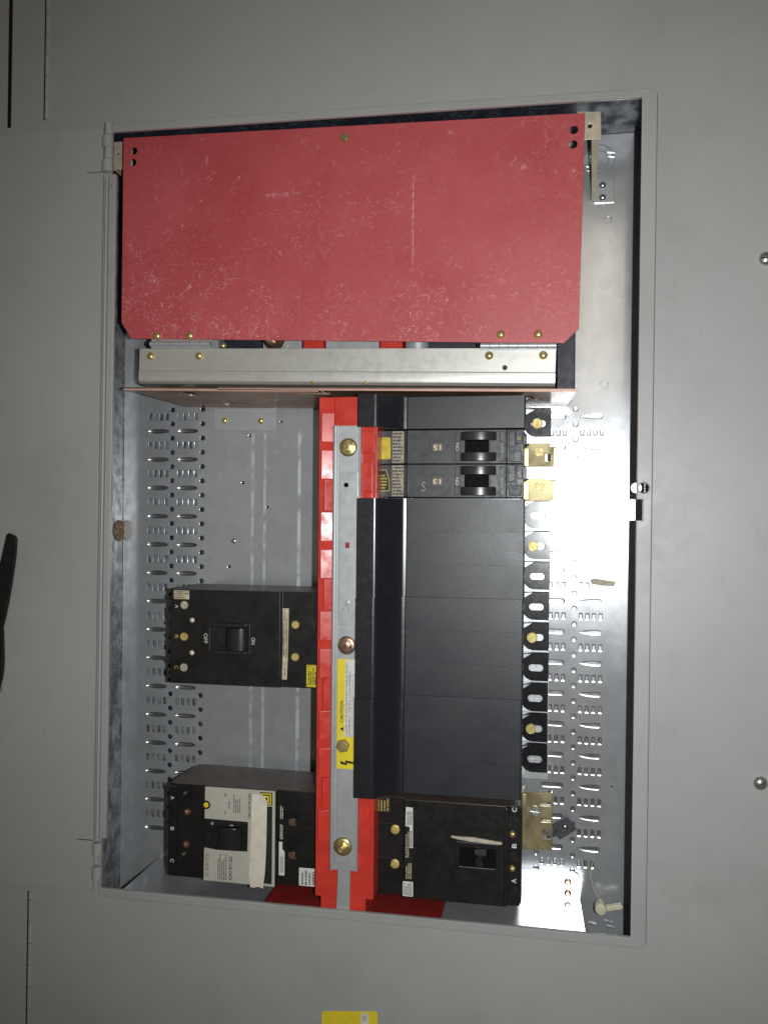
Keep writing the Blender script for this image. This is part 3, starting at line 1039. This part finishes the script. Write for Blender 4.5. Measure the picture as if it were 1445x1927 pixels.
def filler(ztop, n, label, group):
    h = thing('filler_cover', label, 'filler cover', (-125, 66, ztop - 38.1 * n), group)
    pitch = 38.1
    for i in range(n):
        z1 = ztop - pitch * i - (.5 if i == 0 else .02)
        z0 = ztop - pitch * (i + 1) + (.5 if i == n - 1 else .02)
        sg = obj('cover_segment', MB().extz(FLAT, z0, z1, .3 if n == 1 else .05, 1, 60), 'grained_black', h)
        obj('cover_hump', MB().extz(HUMP, z0, z1, .3 if n == 1 else .05, 1, 60), 'black_gloss', sg)
        zc = ztop - 18.1 - 37.25 * i - (5.0 if n == 1 else 0)
        slot = [(-17.5 + p, zc + q - 1) for p, q in ([(5 + 4.1 * math.cos(a), 4.1 * math.sin(a)) for a in [-math.pi / 2 + math.pi * j / 8 for j in range(9)]] + [(-5 + 4.1 * math.cos(a), 4.1 * math.sin(a)) for a in [math.pi / 2 + math.pi * j / 8 for j in range(9)]])]
        mb = MB().holed([(p, zc + q) for p, q in TAB], [slot], 119, 123, .4)
        tb = obj('mounting_tab', mb, 'tab_gloss', h)
        mb = MB().loft([(-33.5, 108, zc + 17.9), (-22, 115, zc + 17.9), (-2.5, 117, zc + 17.9), (-2.5, 117, zc + 16.9), (-22, 115, zc + 16.9), (-33.5, 108, zc + 16.6)], [(-33.5, 124, zc + 17.9), (-22, 124, zc + 17.9), (-2.5, 124, zc + 17.9), (-2.5, 124, zc + 16.9), (-22, 124, zc + 16.9), (-33.5, 124, zc + 16.6)])
        obj('tab_rib', mb, 'black_gloss', tb)
        if n == 1 or i == 1:
            slot_screw(tb, -22.5 if n > 1 else -19, 118.6, zc - 1, 5.2, 'brass_rivet', .6 if n > 1 else 1.4)
            obj('washer', MB().lathe(-22.5 if n > 1 else -19, zc - 1, [(5.2, 118.5), (6.3, 118.3), (6.3, 119)], 20), 'old_brass', tb)
        else:
            obj('pan_boss', MB().lathe(-21, zc - 1, [(0, 127.6), (3.6, 127.6), (3.9, 128.6)], 16), 'zinc_plate', tb)
    return h


filler(136.6, 1, 'narrow single black filler cover at the top of the right column', 'black filler covers')
f1 = filler(18.8, 3, 'black three-space filler cover directly below the two small breakers', 'black filler covers')
for dz, lb_ in ((-113.6, 'black three-space filler cover between two others, the middle one'), (-227.2, 'dusty black three-space filler cover above the lower right breaker')):
    c_ = copy_tree(f1)
    c_.location.z += dz * S
    for ch_ in c_.children:
        if ch_.name.startswith('mounting_tab'):
            ch_.location.z += 1.85 * round(-dz / 113.6) * S
    c_['label'] = lb_
# plain steel strip the tabs are screwed to
mrail = thing('mounting_rail', 'bright steel mounting strip behind the black tabs of the right column', 'mounting rail', (-20, 131, -320))
obj('strip', MB().box(-40, -3, 128.6, 130.6, -325, 132, .4, 1), 'zinc_plate', mrail)

# ================================================================== two small breakers, right column


def rocker(h, zc):
    for dz in (16.5, -16.5):
        pts = [(-103, 36)] + [(-84 + 21 * math.cos(math.radians(a)), 37.5 - 12.5 * math.sin(math.radians(a))) for a in range(165, 10, -12)] + [(-63, 36)]
        mb = MB().extz(pts, zc + dz * .72 - 5, zc + dz * .72 + 5, .9, 2, 40)
        obj('rocker_cheek', mb, 'rocker_black', h)
    mb = MB().box(-99, -71.5, 31, 36, zc - 6.8, zc + 6.8, .6, 1)
    hd = obj('rocker', mb, 'pit_black', h)
    obj('rocker_edge', MB().box(-71.3, -70.3, 31, 36, zc - 6.6, zc + 6.6), 'grey_print', hd)
    obj('rocker_well', MB().box(-70.2, -63, 33.2, 36, zc - 6, zc + 6), 'worn_phenolic', hd)


def small_breaker(zt, zb, label, num, letter, yellow):
    zc = (zt + zb) / 2
    h = thing('small_breaker', label, 'circuit breaker', (-115, 108, zb), 'single-pole breakers in the right column')
    mb = MB()
    mb.extz([(-203, 38.4), (-168, 38.4), (-167, 35), (-52, 35), (-51.4, 37), (-33, 37), (-33, 60), (-31, 108), (-203, 108)], zb + .3, zt - .3, .7, 2, 25)
    body = obj('body', mb, 'worn_phenolic', h)
    obj('ridge', MB().box(-169, -165.5, 31.5, 37, zb + .6, zt - .6, .6, 1), 'black_phenolic', h)
    mb = MB().box(-184.5, -170.5, 37.95, 38.35, zb + 1.5, zt - 1.2)
    st = obj('paper_label', mb, 'aged_label', h)
    fineprint(st, -184, -171, 37.9, zb + 2, zt - 2, 9, 'black_print', False, int(zt))
    if yellow == 'plain':
        mb = MB().prism(rrect(-203, -186.5, zc - 14, zc + 11.5, 1.6), 37.8, 38.35)
        yl_ = obj('yellow_label', mb, 'old_yellow', h)
    else:
        mb = MB().prism([(-203, zc - 12), (-187, zc - 12), (-187.5, zc + 2), (-191.5, zc + 13), (-203, zc + 13)], 37.8, 38.35)
        yl_ = obj('yellow_label', mb, 'gold_print', h)
        mb = MB().prism([(-203, zc - 11), (-188, zc - 11), (-188.5, zc + 1.6), (-192.2, zc + 12), (-203, zc + 12)], 37.6, 37.8)
        obj('label_ground', mb, 'black_print', yl_)
        fineprint(yl_, -202.5, -189.5, 37.55, zc - 10, zc + 8, 5, 'old_yellow', False, 5)
    # number window and its frame
    xn, zn = -130.5, zc - .5
    mb = MB()
    mb.holed([(xn - 8, zn - 7.5), (xn + 8, zn - 7.5), (xn + 8, zn + 7.5), (xn - 8, zn + 7.5)], [[(xn - 6.6, zn - 6.2), (xn + 6.6, zn - 6.2), (xn + 6.6, zn + 6.2), (xn - 6.6, zn + 6.2)]], 34.3, 35.2, .2)
    obj('number_frame', mb, 'worn_phenolic', h)
    obj('number_tag', MB().box(xn - 5.4, xn + 5.4, 34.5, 34.9, zn - 4.2, zn + 4.4), 'number_gold', h)
    text(h, num, 5.6, xn, 34.4, zn, 180, 'white_print', 9.0, bold=.015)
    # raised ON / OFF bars
    obj('marking_bar', MB().box(-110.5, -104.6, 33.6, 35.2, zb + 3, zt - 3, .5, 1).box(-59.5, -53.5, 33.6, 35.2, zb + 3, zt - 3, .5, 1), 'worn_phenolic', h)
    text(h, 'ON', 4.2, -107.5, 33.5, zc - .5, 90, 'white_print', 8.6)
    text(h, 'OFF', 4.2, -56.6, 33.5, zc - 1.5, 90, 'dim_print', 11.6)
    rocker(h, zc)
    # stepped right end
    obj('end_block', MB().box(-49.5, -42, 33.4, 37.2, zc - 1, zt - 2, .6, 1).box(-41.2, -34, 34, 37.2, zc + 3, zt - 2, .6, 1).box(-49, -35, 34.4, 37.2, zb + 2, zc - 5, .6, 1), 'worn_phenolic', h)
    text(h, letter, 4.2, -37.6, 34, zc + 9, 90, 'gold_print', 3.4)
    obj('scuff', MB().tube([(-42, 34, zc - 4), (-39, 34, zc - 1), (-42, 34, zc + 1), (-38, 34, zc + 2.4)], .3, 5), 'grey_print', h)
    # terminal clamp
    cz = zc - 9.5
    mb = MB().holed([(-33, cz - 11.5), (3.5, cz - 11.5), (3.5, cz + 11.5), (-3.5, cz + 11.5), (-3.5, cz + 15.5), (-26, cz + 15.5), (-33, cz + 10)] if yellow == 'plain' else
                    [(-33, cz - 12.5), (3.5, cz - 12.5), (3.5, cz + 11), (-3.5, cz + 11), (-3.5, cz + 13), (-26, cz + 14), (-33, cz + 10)],
                    [[(-9, cz - 5), (-3, cz - 5), (-3, cz + 3), (-9, cz + 3)]] if yellow == 'plain' else [], 74, 76, .4)
    sl_ = .23 if yellow == 'plain' else .15
    for v_ in mb.bm.verts:
        v_.co.y -= sl_ * (v_.co.z - cz)
    cp_ = obj('terminal_clamp', mb, 'gold_passivate', h)
    obj('clamp_side', MB().box(-33, -27.5, 70.5, 73.8, cz - 11, cz + 10, .5, 1).box(.6, 3.4, 71, 73.8, cz - 12, cz + 10.4, .4, 1), 'gold_passivate', cp_)
    slot_screw(cp_, -15.5, 74 - sl_ * 5.5, cz + 5.5, 5.6, 'old_brass', -.75)
    return h


b15 = small_breaker(98.2, 58.7, 'small single-pole breaker numbered 15 with a plain yellow label', '15', 'B', 'plain')
b13 = small_breaker(58.4, 19.8, 'small single-pole breaker numbered 13 with a printed black and yellow label', '13', 'A', 'printed')
mb = MB()
mb.tube([(-144.5, 34.9, 36), (-147, 34.9, 38), (-148.5, 34.9, 35), (-146, 34.9, 31.5), (-144.5, 34.9, 29), (-147.5, 34.9, 27.2), (-150, 34.9, 28.5)], .35, 6)
obj('scratched_mark', mb, 'white_print', b13)

# ================================================================== lower right breaker
rb = thing('large_breaker', 'big black three-pole breaker lowest in the right column, handle broken out', 'circuit breaker', (-115, 108, -444), 'three-pole breakers')
mb = MB().extz([(-204, 36), (-167, 36), (-166, 30.5), (-48, 30.5), (-47, 34), (-33.2, 36), (-33.2, 108), (-204, 108)], -443.5, -329.5, 1.0, 2, 20)
obj('body', mb, 'black_phenolic', rb)
obj('end_ridge', MB().box(-50.5, -46.5, 27.8, 33, -441, -331.5, 1.0, 2), 'black_phenolic', rb)
for z_ in (-367, -407):
    obj('rivet', MB().lathe(-177, z_, [(0, 34.6), (4.6, 34.8), (5.4, 35.4), (5.4, 36.5)], 22), 'brass_rivet', rb)
    obj('side_tab', MB().box(-203, -180, 34.8, 37, z_ - 1, z_ + 6.6, .5, 1), 'black_phenolic', rb)
yl_ = obj('printed_patch', MB().prism(rrect(-203, -183, -348, -328, 1.2), 35.7, 36.1), 'black_print', rb)
fineprint(yl_, -202.5, -184, 35.6, -347, -329, 5, 'gold_print', True, 3)
l1 = obj('data_strip', MB().prism([(-163.5, -338), (-155.5, -338.5), (-155, -385), (-159, -385), (-159, -361), (-164, -360)], 30.0, 30.45), 'white_label', rb)
fineprint(l1, -162.5, -156, 29.95, -359, -339.5, 3, 'black_print', True, 11)
fineprint(l1, -158.6, -155.6, 29.95, -384, -361, 1, 'black_print', True, 12)
obj('brown_strip', MB().box(-164.5, -154.8, 30.1, 30.42, -422, -386.2), 'rubber_gap_black', rb)
fineprint(rb, -164, -159.4, 30.2, -397, -362, 2, 'cream_label', True, 13)
fineprint(rb, -163.5, -156, 30.05, -421, -402, 3, 'cream_label', True, 14)
l2 = obj('paper_label', MB().prism(rrect(-166.5, -154.5, -441, -424, .8), 29.9, 30.4), 'white_label', rb)
fineprint(l2, -165.5, -155.5, 29.85, -440, -425, 5, 'grey_print', True, 15)
# broken handle opening with a chipped pale ridge above
mb = MB().holed(rrect(-106, -56, -405, -373, 2), [rrect(-101, -60, -401, -379, 1.5)], 28.8, 31, .6)
fr = obj('handle_surround', mb, 'black_phenolic', rb)
obj('handle_well', MB().box(-101, -60, 29.9, 30.4, -401, -379), 'pit_black', fr)
obj('handle_stump', MB().prism([(-84, -380), (-70, -379), (-71, -386), (-75, -389), (-73, -398), (-82, -399), (-84, -392), (-81, -387)], 25, 30, 1.2, 2), 'black_phenolic', rb)
obj('broken_chip', MB().prism([(-84, -380), (-70, -379), (-71, -385.5), (-83, -385)], 24.2, 25.0, .3, 1), 'worn_phenolic', rb)
obj('chipped_edge', MB().prism([(-111, -366.8), (-104, -367.2), (-85, -367.0), (-66, -369), (-53, -370.2), (-53, -373), (-70, -372.9), (-90, -372), (-104, -370.4), (-111, -369)], 28.2, 31, .8, 2), 'tan_fibre', rb)
for s_, z_ in (('C', -334), ('B', -375), ('A', -414.5)):
    text(rb, s_, 5.0, -39.4, 33.8, z_, 90, 'white_print', 5.2, bold=.03)
    obj('terminal_hole', MB().lathe(-40, z_ - 12, [(5.6, 34.6), (6.0, 36)], 18), 'rubber_gap_black', rb)
for z_ in (-362, -401):
    obj('brass_stud', MB().dome(-41.5, z_, 3.7, 34.6, 3.4), 'brass', rb)
obj('end_step', MB().box(-36.5, -31.8, 42, 66, -444, -335, .8, 1), 'black_phenolic', rb)
# its gold bracket
mb = MB().holed([(-33, -325.5), (2.5, -324), (2.5, -391), (-32, -392.5)], [rrect(-10.5, 2.0, -335, -341.2, .5)[::-1] if False else [(-11, -335), (0.5, -335), (0.5, -339.5), (-11, -339.5)], [(-10, -354), (1.2, -354), (1.2, -358.4), (-10, -358.4)], [(-8, -367), (.2, -367), (.2, -378), (-8, -378)]], 72, 74.2, .5)
gb = obj('mounting_bracket', mb, 'gold_passivate', rb, 'gold passivated steel bracket right of the breaker')
obj('bracket_flange', MB().box(-33.4, -29.5, 74.4, 100, -392, -326, .4, 1).box(1, 2.8, 74.4, 86, -391, -325, .4, 1), 'gold_passivate', gb)
obj('bracket_rib', MB().box(-32, -27.6, 71.2, 73, -390, -327, .7, 2), 'gold_passivate', gb)
obj('bent_lug', MB().box(-8, .2, 75.5, 77, -376, -369, .3, 1).box(-9, 1, 76, 77.2, -358, -354.6).box(-11, .5, 75.6, 77, -339.2, -335.4), 'bright_steel', gb)
slot_screw(gb, -17.5, 72, -346, 5.8, 'bright_steel', -.1, h=2.2)

# ================================================================== left breaker, middle
lm = thing('large_breaker', 'black three-pole breaker alone in the middle of the left column, switched on', 'circuit breaker', (-360, 108, -205), 'three-pole breakers')
mb = MB()
mb.extz([(-451, 20), (-313.2, 20), (-312.6, 21.5), (-312.2, 24.5), (-262, 24.5), (-262, 104), (-446, 108), (-451, 100)], -205.3, -92.2, 1.0, 2, 20)
obj('body', mb, 'black_phenolic', lm)
for i in range(7):
    z_ = -103 - 15.2 * i
    mb = MB().lathe(-451, z_, [(0, 22), (3.2, 22.6), (3.6, 26), (3.6, 60)], 14)
    obj('edge_boss', mb, 'black_phenolic', lm)
for s_, z_, mt, ct in (('A', -113, 'white_print', 'dull_tin'), ('B', -149, 'gold_print', 'brass_rivet'), ('C', -187.5, 'gold_print', 'dull_tin')):
    text(lm, s_, 4.4, -443, 19.9, z_ + (1.2 if s_ == 'C' else 0), -90, mt, 4.2)
    zs = {'A': -111, 'B': -149, 'C': -186}[s_]
    obj('screw_recess', MB().lathe(-433, zs, [(5.6, 19.85), (6.0, 20.1)], 20), 'rubber_gap_black', lm)
    slot_screw(lm, -433, 19.7, zs, 4.8, ct, math.pi / 2, h=.8)
for z_ in (-129, -168):
    obj('rivet', MB().dome(-423, z_, 3.0, 20, 1.8), 'nylon', lm)
yl_ = obj('yellow_label', MB().prism(rrect(-446.5, -427, -104, -93.6, .6), 19.6, 19.98), 'cream_label', lm)
fineprint(yl_, -446, -428, 19.55, -103.5, -94.2, 4, 'rusty_cap', False, 21)
# handle
mb = MB().holed(rrect(-410, -350, -168.5, -130.5, 1.5), [rrect(-400, -352.5, -163.6, -135.8, 1)], 18.9, 20.4, .5)
esc = obj('escutcheon', mb, 'black_phenolic', lm)
obj('handle_well', MB().box(-400, -352, 19.5, 19.95, -163, -136), 'rubber_gap_black', esc)
pts = [(-381, 20)] + [(-366 + 13.5 * math.cos(math.radians(a)), 19 - 8 * math.sin(math.radians(a))) for a in range(170, 0, -17)] + [(-352.6, 20)]
obj('toggle_handle', MB().extz(pts, -163, -136.4, .6, 2, 40), 'black_gloss', lm)
obj('toggle_cheek', MB().box(-395, -354, 14.5, 19.4, -168.2, -163.6, 1.2, 2), 'black_gloss', lm)
obj('toggle_cheek', MB().box(-395, -354, 14.5, 19.4, -135.6, -131, 1.2, 2), 'black_gloss', lm)
text(lm, 'OFF', 4.6, -405.5, 18.8, -150, -90, 'white_print', 12, bold=.0)
text(lm, 'ON', 4.6, -346.6, 19.95, -151.5, -90, 'white_print', 8, bold=.0)
sl = obj('data_strip', MB().prism([(-311.5, -112), (-304, -112), (-305, -174), (-306, -196), (-311.8, -196), (-310.6, -150)], 24.0, 24.4), 'cream_label', lm)
fineprint(sl, -310.8, -305.2, 23.95, -174, -114, 2, 'rusty_cap', True, 22)
fineprint(sl, -309.8, -306.6, 23.95, -192, -178, 1, 'rusty_cap', True, 23)
for z_ in (-131, -169):
    obj('rivet', MB().lathe(-296, z_, [(0, 22.8), (4.0, 22.9), (4.7, 23.6), (4.7, 25)], 22), 'brass_rivet', lm)
yl_ = obj('yellow_label', MB().box(-282, -264, 24.0, 24.4, -203.5, -177.5), 'old_yellow', lm)
fineprint(yl_, -280.5, -267, 23.95, -202, -179, 5, 'black_print', True, 24)
obj('contact_finger', MB().box(-272, -264.5, 22, 24.4, -125, -100, .4, 1).box(-272, -264.5, 22, 24.4, -163, -138, .4, 1), 'black_gloss', lm)
# black seam on the pan just above
obj('jaw_block', MB().box(-270, -262, 40, 108, -90, -86, .4, 1), 'black_phenolic', lm)

# ================================================================== left breaker, bottom
lb = thing('large_breaker', 'black three-pole breaker with grey face plate and cream tape at lower left', 'circuit breaker', (-360, 108, -438), 'three-pole breakers')
mb = MB()
mb.extz([(-451, 26), (-446, 22.5), (-405, 22.5), (-404, 20.5), (-316, 20.5), (-315.4, 24.5), (-262, 24.5), (-262, 104), (-440, 108), (-451, 96)], -438.5, -326.5, 1.0, 2, 20)
obj('body', mb, 'black_phenolic', lb)
obj('lug_cover', MB().box(-451.5, -441.5, 20.4, 26, -437, -330, 1, 2), 'black_phenolic', lb)
for i in range(7):
    obj('edge_boss', MB().lathe(-451, -337 - 15 * i, [(0, 26), (3, 26.6), (3.4, 30), (3.4, 70)], 14), 'black_phenolic', lb)
plate_pts = [(-404.5, -326.8), (-317.2, -326.8), (-317.2, -439.4), (-405.5, -438.6), (-405, -399.6), (-390, -401.2), (-370, -401), (-351, -400.4), (-350.6, -365.6), (-404.8, -365)]
fp = obj('face_plate', MB().prism(plate_pts, 18.4, 20.4, .8, 2), 'beige_plate', lb)
obj('handle_well', MB().box(-404, -351, 19.6, 20.3, -400, -366), 'rubber_gap_black', lb)
pts = [(-388, 20)] + [(-373 + 14.5 * math.cos(math.radians(a)), 19 - 8.5 * math.sin(math.radians(a))) for a in range(170, 0, -17)] + [(-358, 20)]
hd = obj('toggle_handle', MB().extz(pts, -397, -372.4, .8, 2, 40), 'black_gloss', lb)
obj('handle_grip', MB().box(-372, -360.5, 11.6, 15, -397.5, -395.6, .5, 1).box(-372, -360.5, 11.6, 15, -394.6, -392.8, .5, 1).box(-372, -360.5, 11.6, 15, -391.8, -390, .5, 1), 'black_gloss', hd)
obj('handle_rim', MB().box(-402, -353, 17.6, 19.4, -371.6, -366.6, .8, 2), 'black_gloss', lb)
text(lb, 'O', 3.4, -394.5, 17.5, -369.6, -90, 'white_print', 3.2, bold=.02)
text(lb, 'I', 3.8, -370.5, 17.5, -370.2, -90, 'white_print', 1.0, bold=.03)
obj('button_bezel', MB().lathe(-402.5, -348.4, [(4.6, 17.9), (5.2, 18.3), (5.4, 20)], 22), 'rubber_gap_black', lb)
obj('test_button', MB().lathe(-402.5, -348.4, [(0, 16.6), (2.6, 16.8), (3.2, 17.4), (3.2, 19)], 20), 'yellow_label', lb)
text(fp, 'CATALOG NO.', 3.3, -348.6, 18.3, -346.2, -90, 'black_print', 30, bold=.02)
text(fp, 'STD LUG DATA', 3.8, -371.8, 18.3, -421.5, -90, 'black_print', 28, bold=.025)
text(fp, 'SQUARE D', 4.2, -401, 18.3, -419.5, -90, 'grey_print', 27)
fineprint(fp, -369, -359.5, 18.35, -356, -334, 4, 'grey_print', True, 31)
fineprint(fp, -380, -377, 18.35, -358, -353, 1, 'grey_print', True, 32)
fineprint(fp, -380, -377, 18.35, -337, -332, 1, 'grey_print', True, 33)
fineprint(fp, -375, -372.5, 18.35, -351, -340, 1, 'grey_print', True, 34)
fineprint(fp, -388, -376, 18.35, -437, -404, 5, 'grey_print', True, 35)
# emblem: nested square and letter form, yellow on black
ex0, ex1, ez0, ez1 = -335.5, -320.5, -343.5, -328.6
em = obj('emblem', MB().box(ex0, ex1, 18.0, 18.39, ez0, ez1), 'black_print', lb)
m_ = MB().holed([(ex0 + 1.2, ez0 + 1.2), (ex1 - 1.2, ez0 + 1.2), (ex1 - 1.2, ez1 - 1.2), (ex0 + 1.2, ez1 - 1.2)], [[(ex0 + 2.5, ez0 + 2.5), (ex1 - 2.5, ez0 + 2.5), (ex1 - 2.5, ez1 - 2.5), (ex0 + 2.5, ez1 - 2.5)]], 17.7, 17.99)
m_.holed([(ex0 + 4, ez0 + 3.7), (ex1 - 3.8, ez0 + 3.7), (ex1 - 3.8, ez1 - 4), (ex0 + 3.2, ez1 - 4), (ex0 + 3.2, ez1 - 6), (ex0 + 4, ez1 - 6)],
         [[(ex0 + 6, ez0 + 5.6), (ex1 - 5.8, ez0 + 5.6), (ex1 - 5.8, ez1 - 6), (ex0 + 6, ez1 - 6)]], 17.7, 17.99)
obj('emblem_lines', m_, 'yellow_label', em)
obj('dark_stripe', MB().box(-331, -320.4, 18.1, 18.38, -436, -345), 'black_print', lb)
tape_pts = [(-345, -331.5), (-334, -331), (-329, -334), (-326.6, -341), (-326.8, -370), (-327.4, -400), (-328.6, -424), (-330.6, -438.5), (-330, -441.5), (-337, -440), (-342, -441.5), (-347, -441), (-346.8, -436), (-348.6, -428), (-348, -412), (-346.6, -390), (-346, -350)]
obj('tape_strip', MB().prism(tape_pts, 16.8, 17.6, .25, 1), 'cream_tape', lb)
for x_, z_, r in ((-433, -339, 0), (-428, -360, 1), (-429, -399, 1), (-434, -412, 0)):
    if r:
        phillips(lb, x_, 22.3, z_, 4.2, 'copper_bolt')
    else:
        obj('terminal_hole', MB().lathe(x_, z_, [(6.0, 22.0), (6.6, 23)], 20), 'rubber_gap_black', lb)
        obj('terminal_edge', MB().prism([(x_ - 1, z_ + 1), (x_ + 4, z_ + 4.4), (x_ + 4.6, z_ + 1.4), (x_ + 2, z_ - .5)], 21.4, 21.9), 'bright_steel', lb)
for s_, z_ in (('A', -343.5), ('B', -380.5), ('C', -419)):
    text(lb, s_, 4.4, -446.5, 20.2, z_, -90, 'white_print', 4.2, bold=.02)
for z_ in (-363.5, -402.5):
    rv = obj('rivet', MB().lathe(-298, z_, [(0, 22.8), (3.8, 22.9), (4.4, 23.6), (4.4, 25)], 22), 'copper_bolt', lb)
    obj('rivet_nib', MB().box(-295, -292.6, 23.6, 24.6, z_ - 4, z_ - 2.6), 'copper_bolt', rv)
fineprint(lb, -313, -308.6, 24.4, -361, -344, 2, 'white_print', True, 41)
fineprint(lb, -313, -309, 24.4, -385, -367, 2, 'white_print', True, 42)
dl = obj('data_label', MB().prism([(-313.8, -387.5), (-309.6, -387.5), (-309.6, -396), (-306.8, -399), (-306.8, -427), (-313.6, -427)], 24.0, 24.42), 'white_label', lb)
fineprint(dl, -312, -308, 23.95, -424, -400, 2, 'grey_print', True, 43)
pl2 = obj('paper_label', MB().prism(rrect(-289, -263, -437, -416, 1), 24.0, 24.42), 'white_label', lb)
fineprint(pl2, -287, -265, 23.95, -436, -418, 5, 'grey_print', True, 44)
obj('pan_clip', MB().box(-275, -262, 104, 120, -318, -308, .6, 1), 'black_phenolic', lb)

# ================================================================== loose bits on the right of the pan
def turned(cx, cz, pts, ang):
    c, s_ = math.cos(ang), math.sin(ang)
    return [(cx + p * c - q * s_, cz + p * s_ + q * c) for p, q in pts]


clip = thing('spring_clip', 'dark square spring clip turned askew on the pan beside the gold bracket', 'clip', (16, 131, -380))
mb = MB().holed(turned(17, -380, [(-13, -10), (11, -10), (11, 9.5), (-10, 9.5), (-13, 5)], .62), [circ(18, -380, 3.6, 18)], 122, 125, .5)
obj('clip_plate', mb, 'grey_clip', clip)
obj('clip_stud', MB().dome(18, -380, 3.3, 123.6, 2.2), 'bright_steel', clip)
obj('clip_leg', MB().prism(turned(17, -380, [(-18, -4), (-13, -4), (-13, 2), (-18, 2)], .62), 122.6, 126, .4, 1), 'grey_clip', clip)
tie_ = thing('cable_tie', 'white nylon cable tie looped through the lowest slot at right', 'cable tie', (60, 131, -468))
pts = []
for i in range(13):
    t = i / 12
    pts.append((52 + 3 * math.sin(t * 2.2) - 8 * math.sin(math.pi * t) + 5 * t, 131 - 14 * t, -421 - 44 * t))
obj('strap_loop', MB().tube(pts, .7, 8, 2.2), 'nylon', tie_)
obj('tie_head', MB().lathe(60, -467.5, [(3.4, 100), (6.4, 101), (7.4, 104), (7.4, 113), (5.5, 117)], 14), 'nylon', tie_)
obj('tie_tail', MB().prism([(64, -471), (66, -464.2), (83, -460.4), (86, -462.2), (85.6, -465.4), (83, -467)], 104, 111, 1.4, 2), 'nylon', tie_)
fs = top('fibre_strip', MB().prism([(45.5, -77), (52.5, -75.6), (55, -76.2), (76, -79), (73, -84.6), (60, -84), (48, -82.2)], 118, 120, .5, 1), 'tan_fibre',
         'tan fibre strip poking out of a slot in the pan', 'fibre strip', (60, 120, -80))
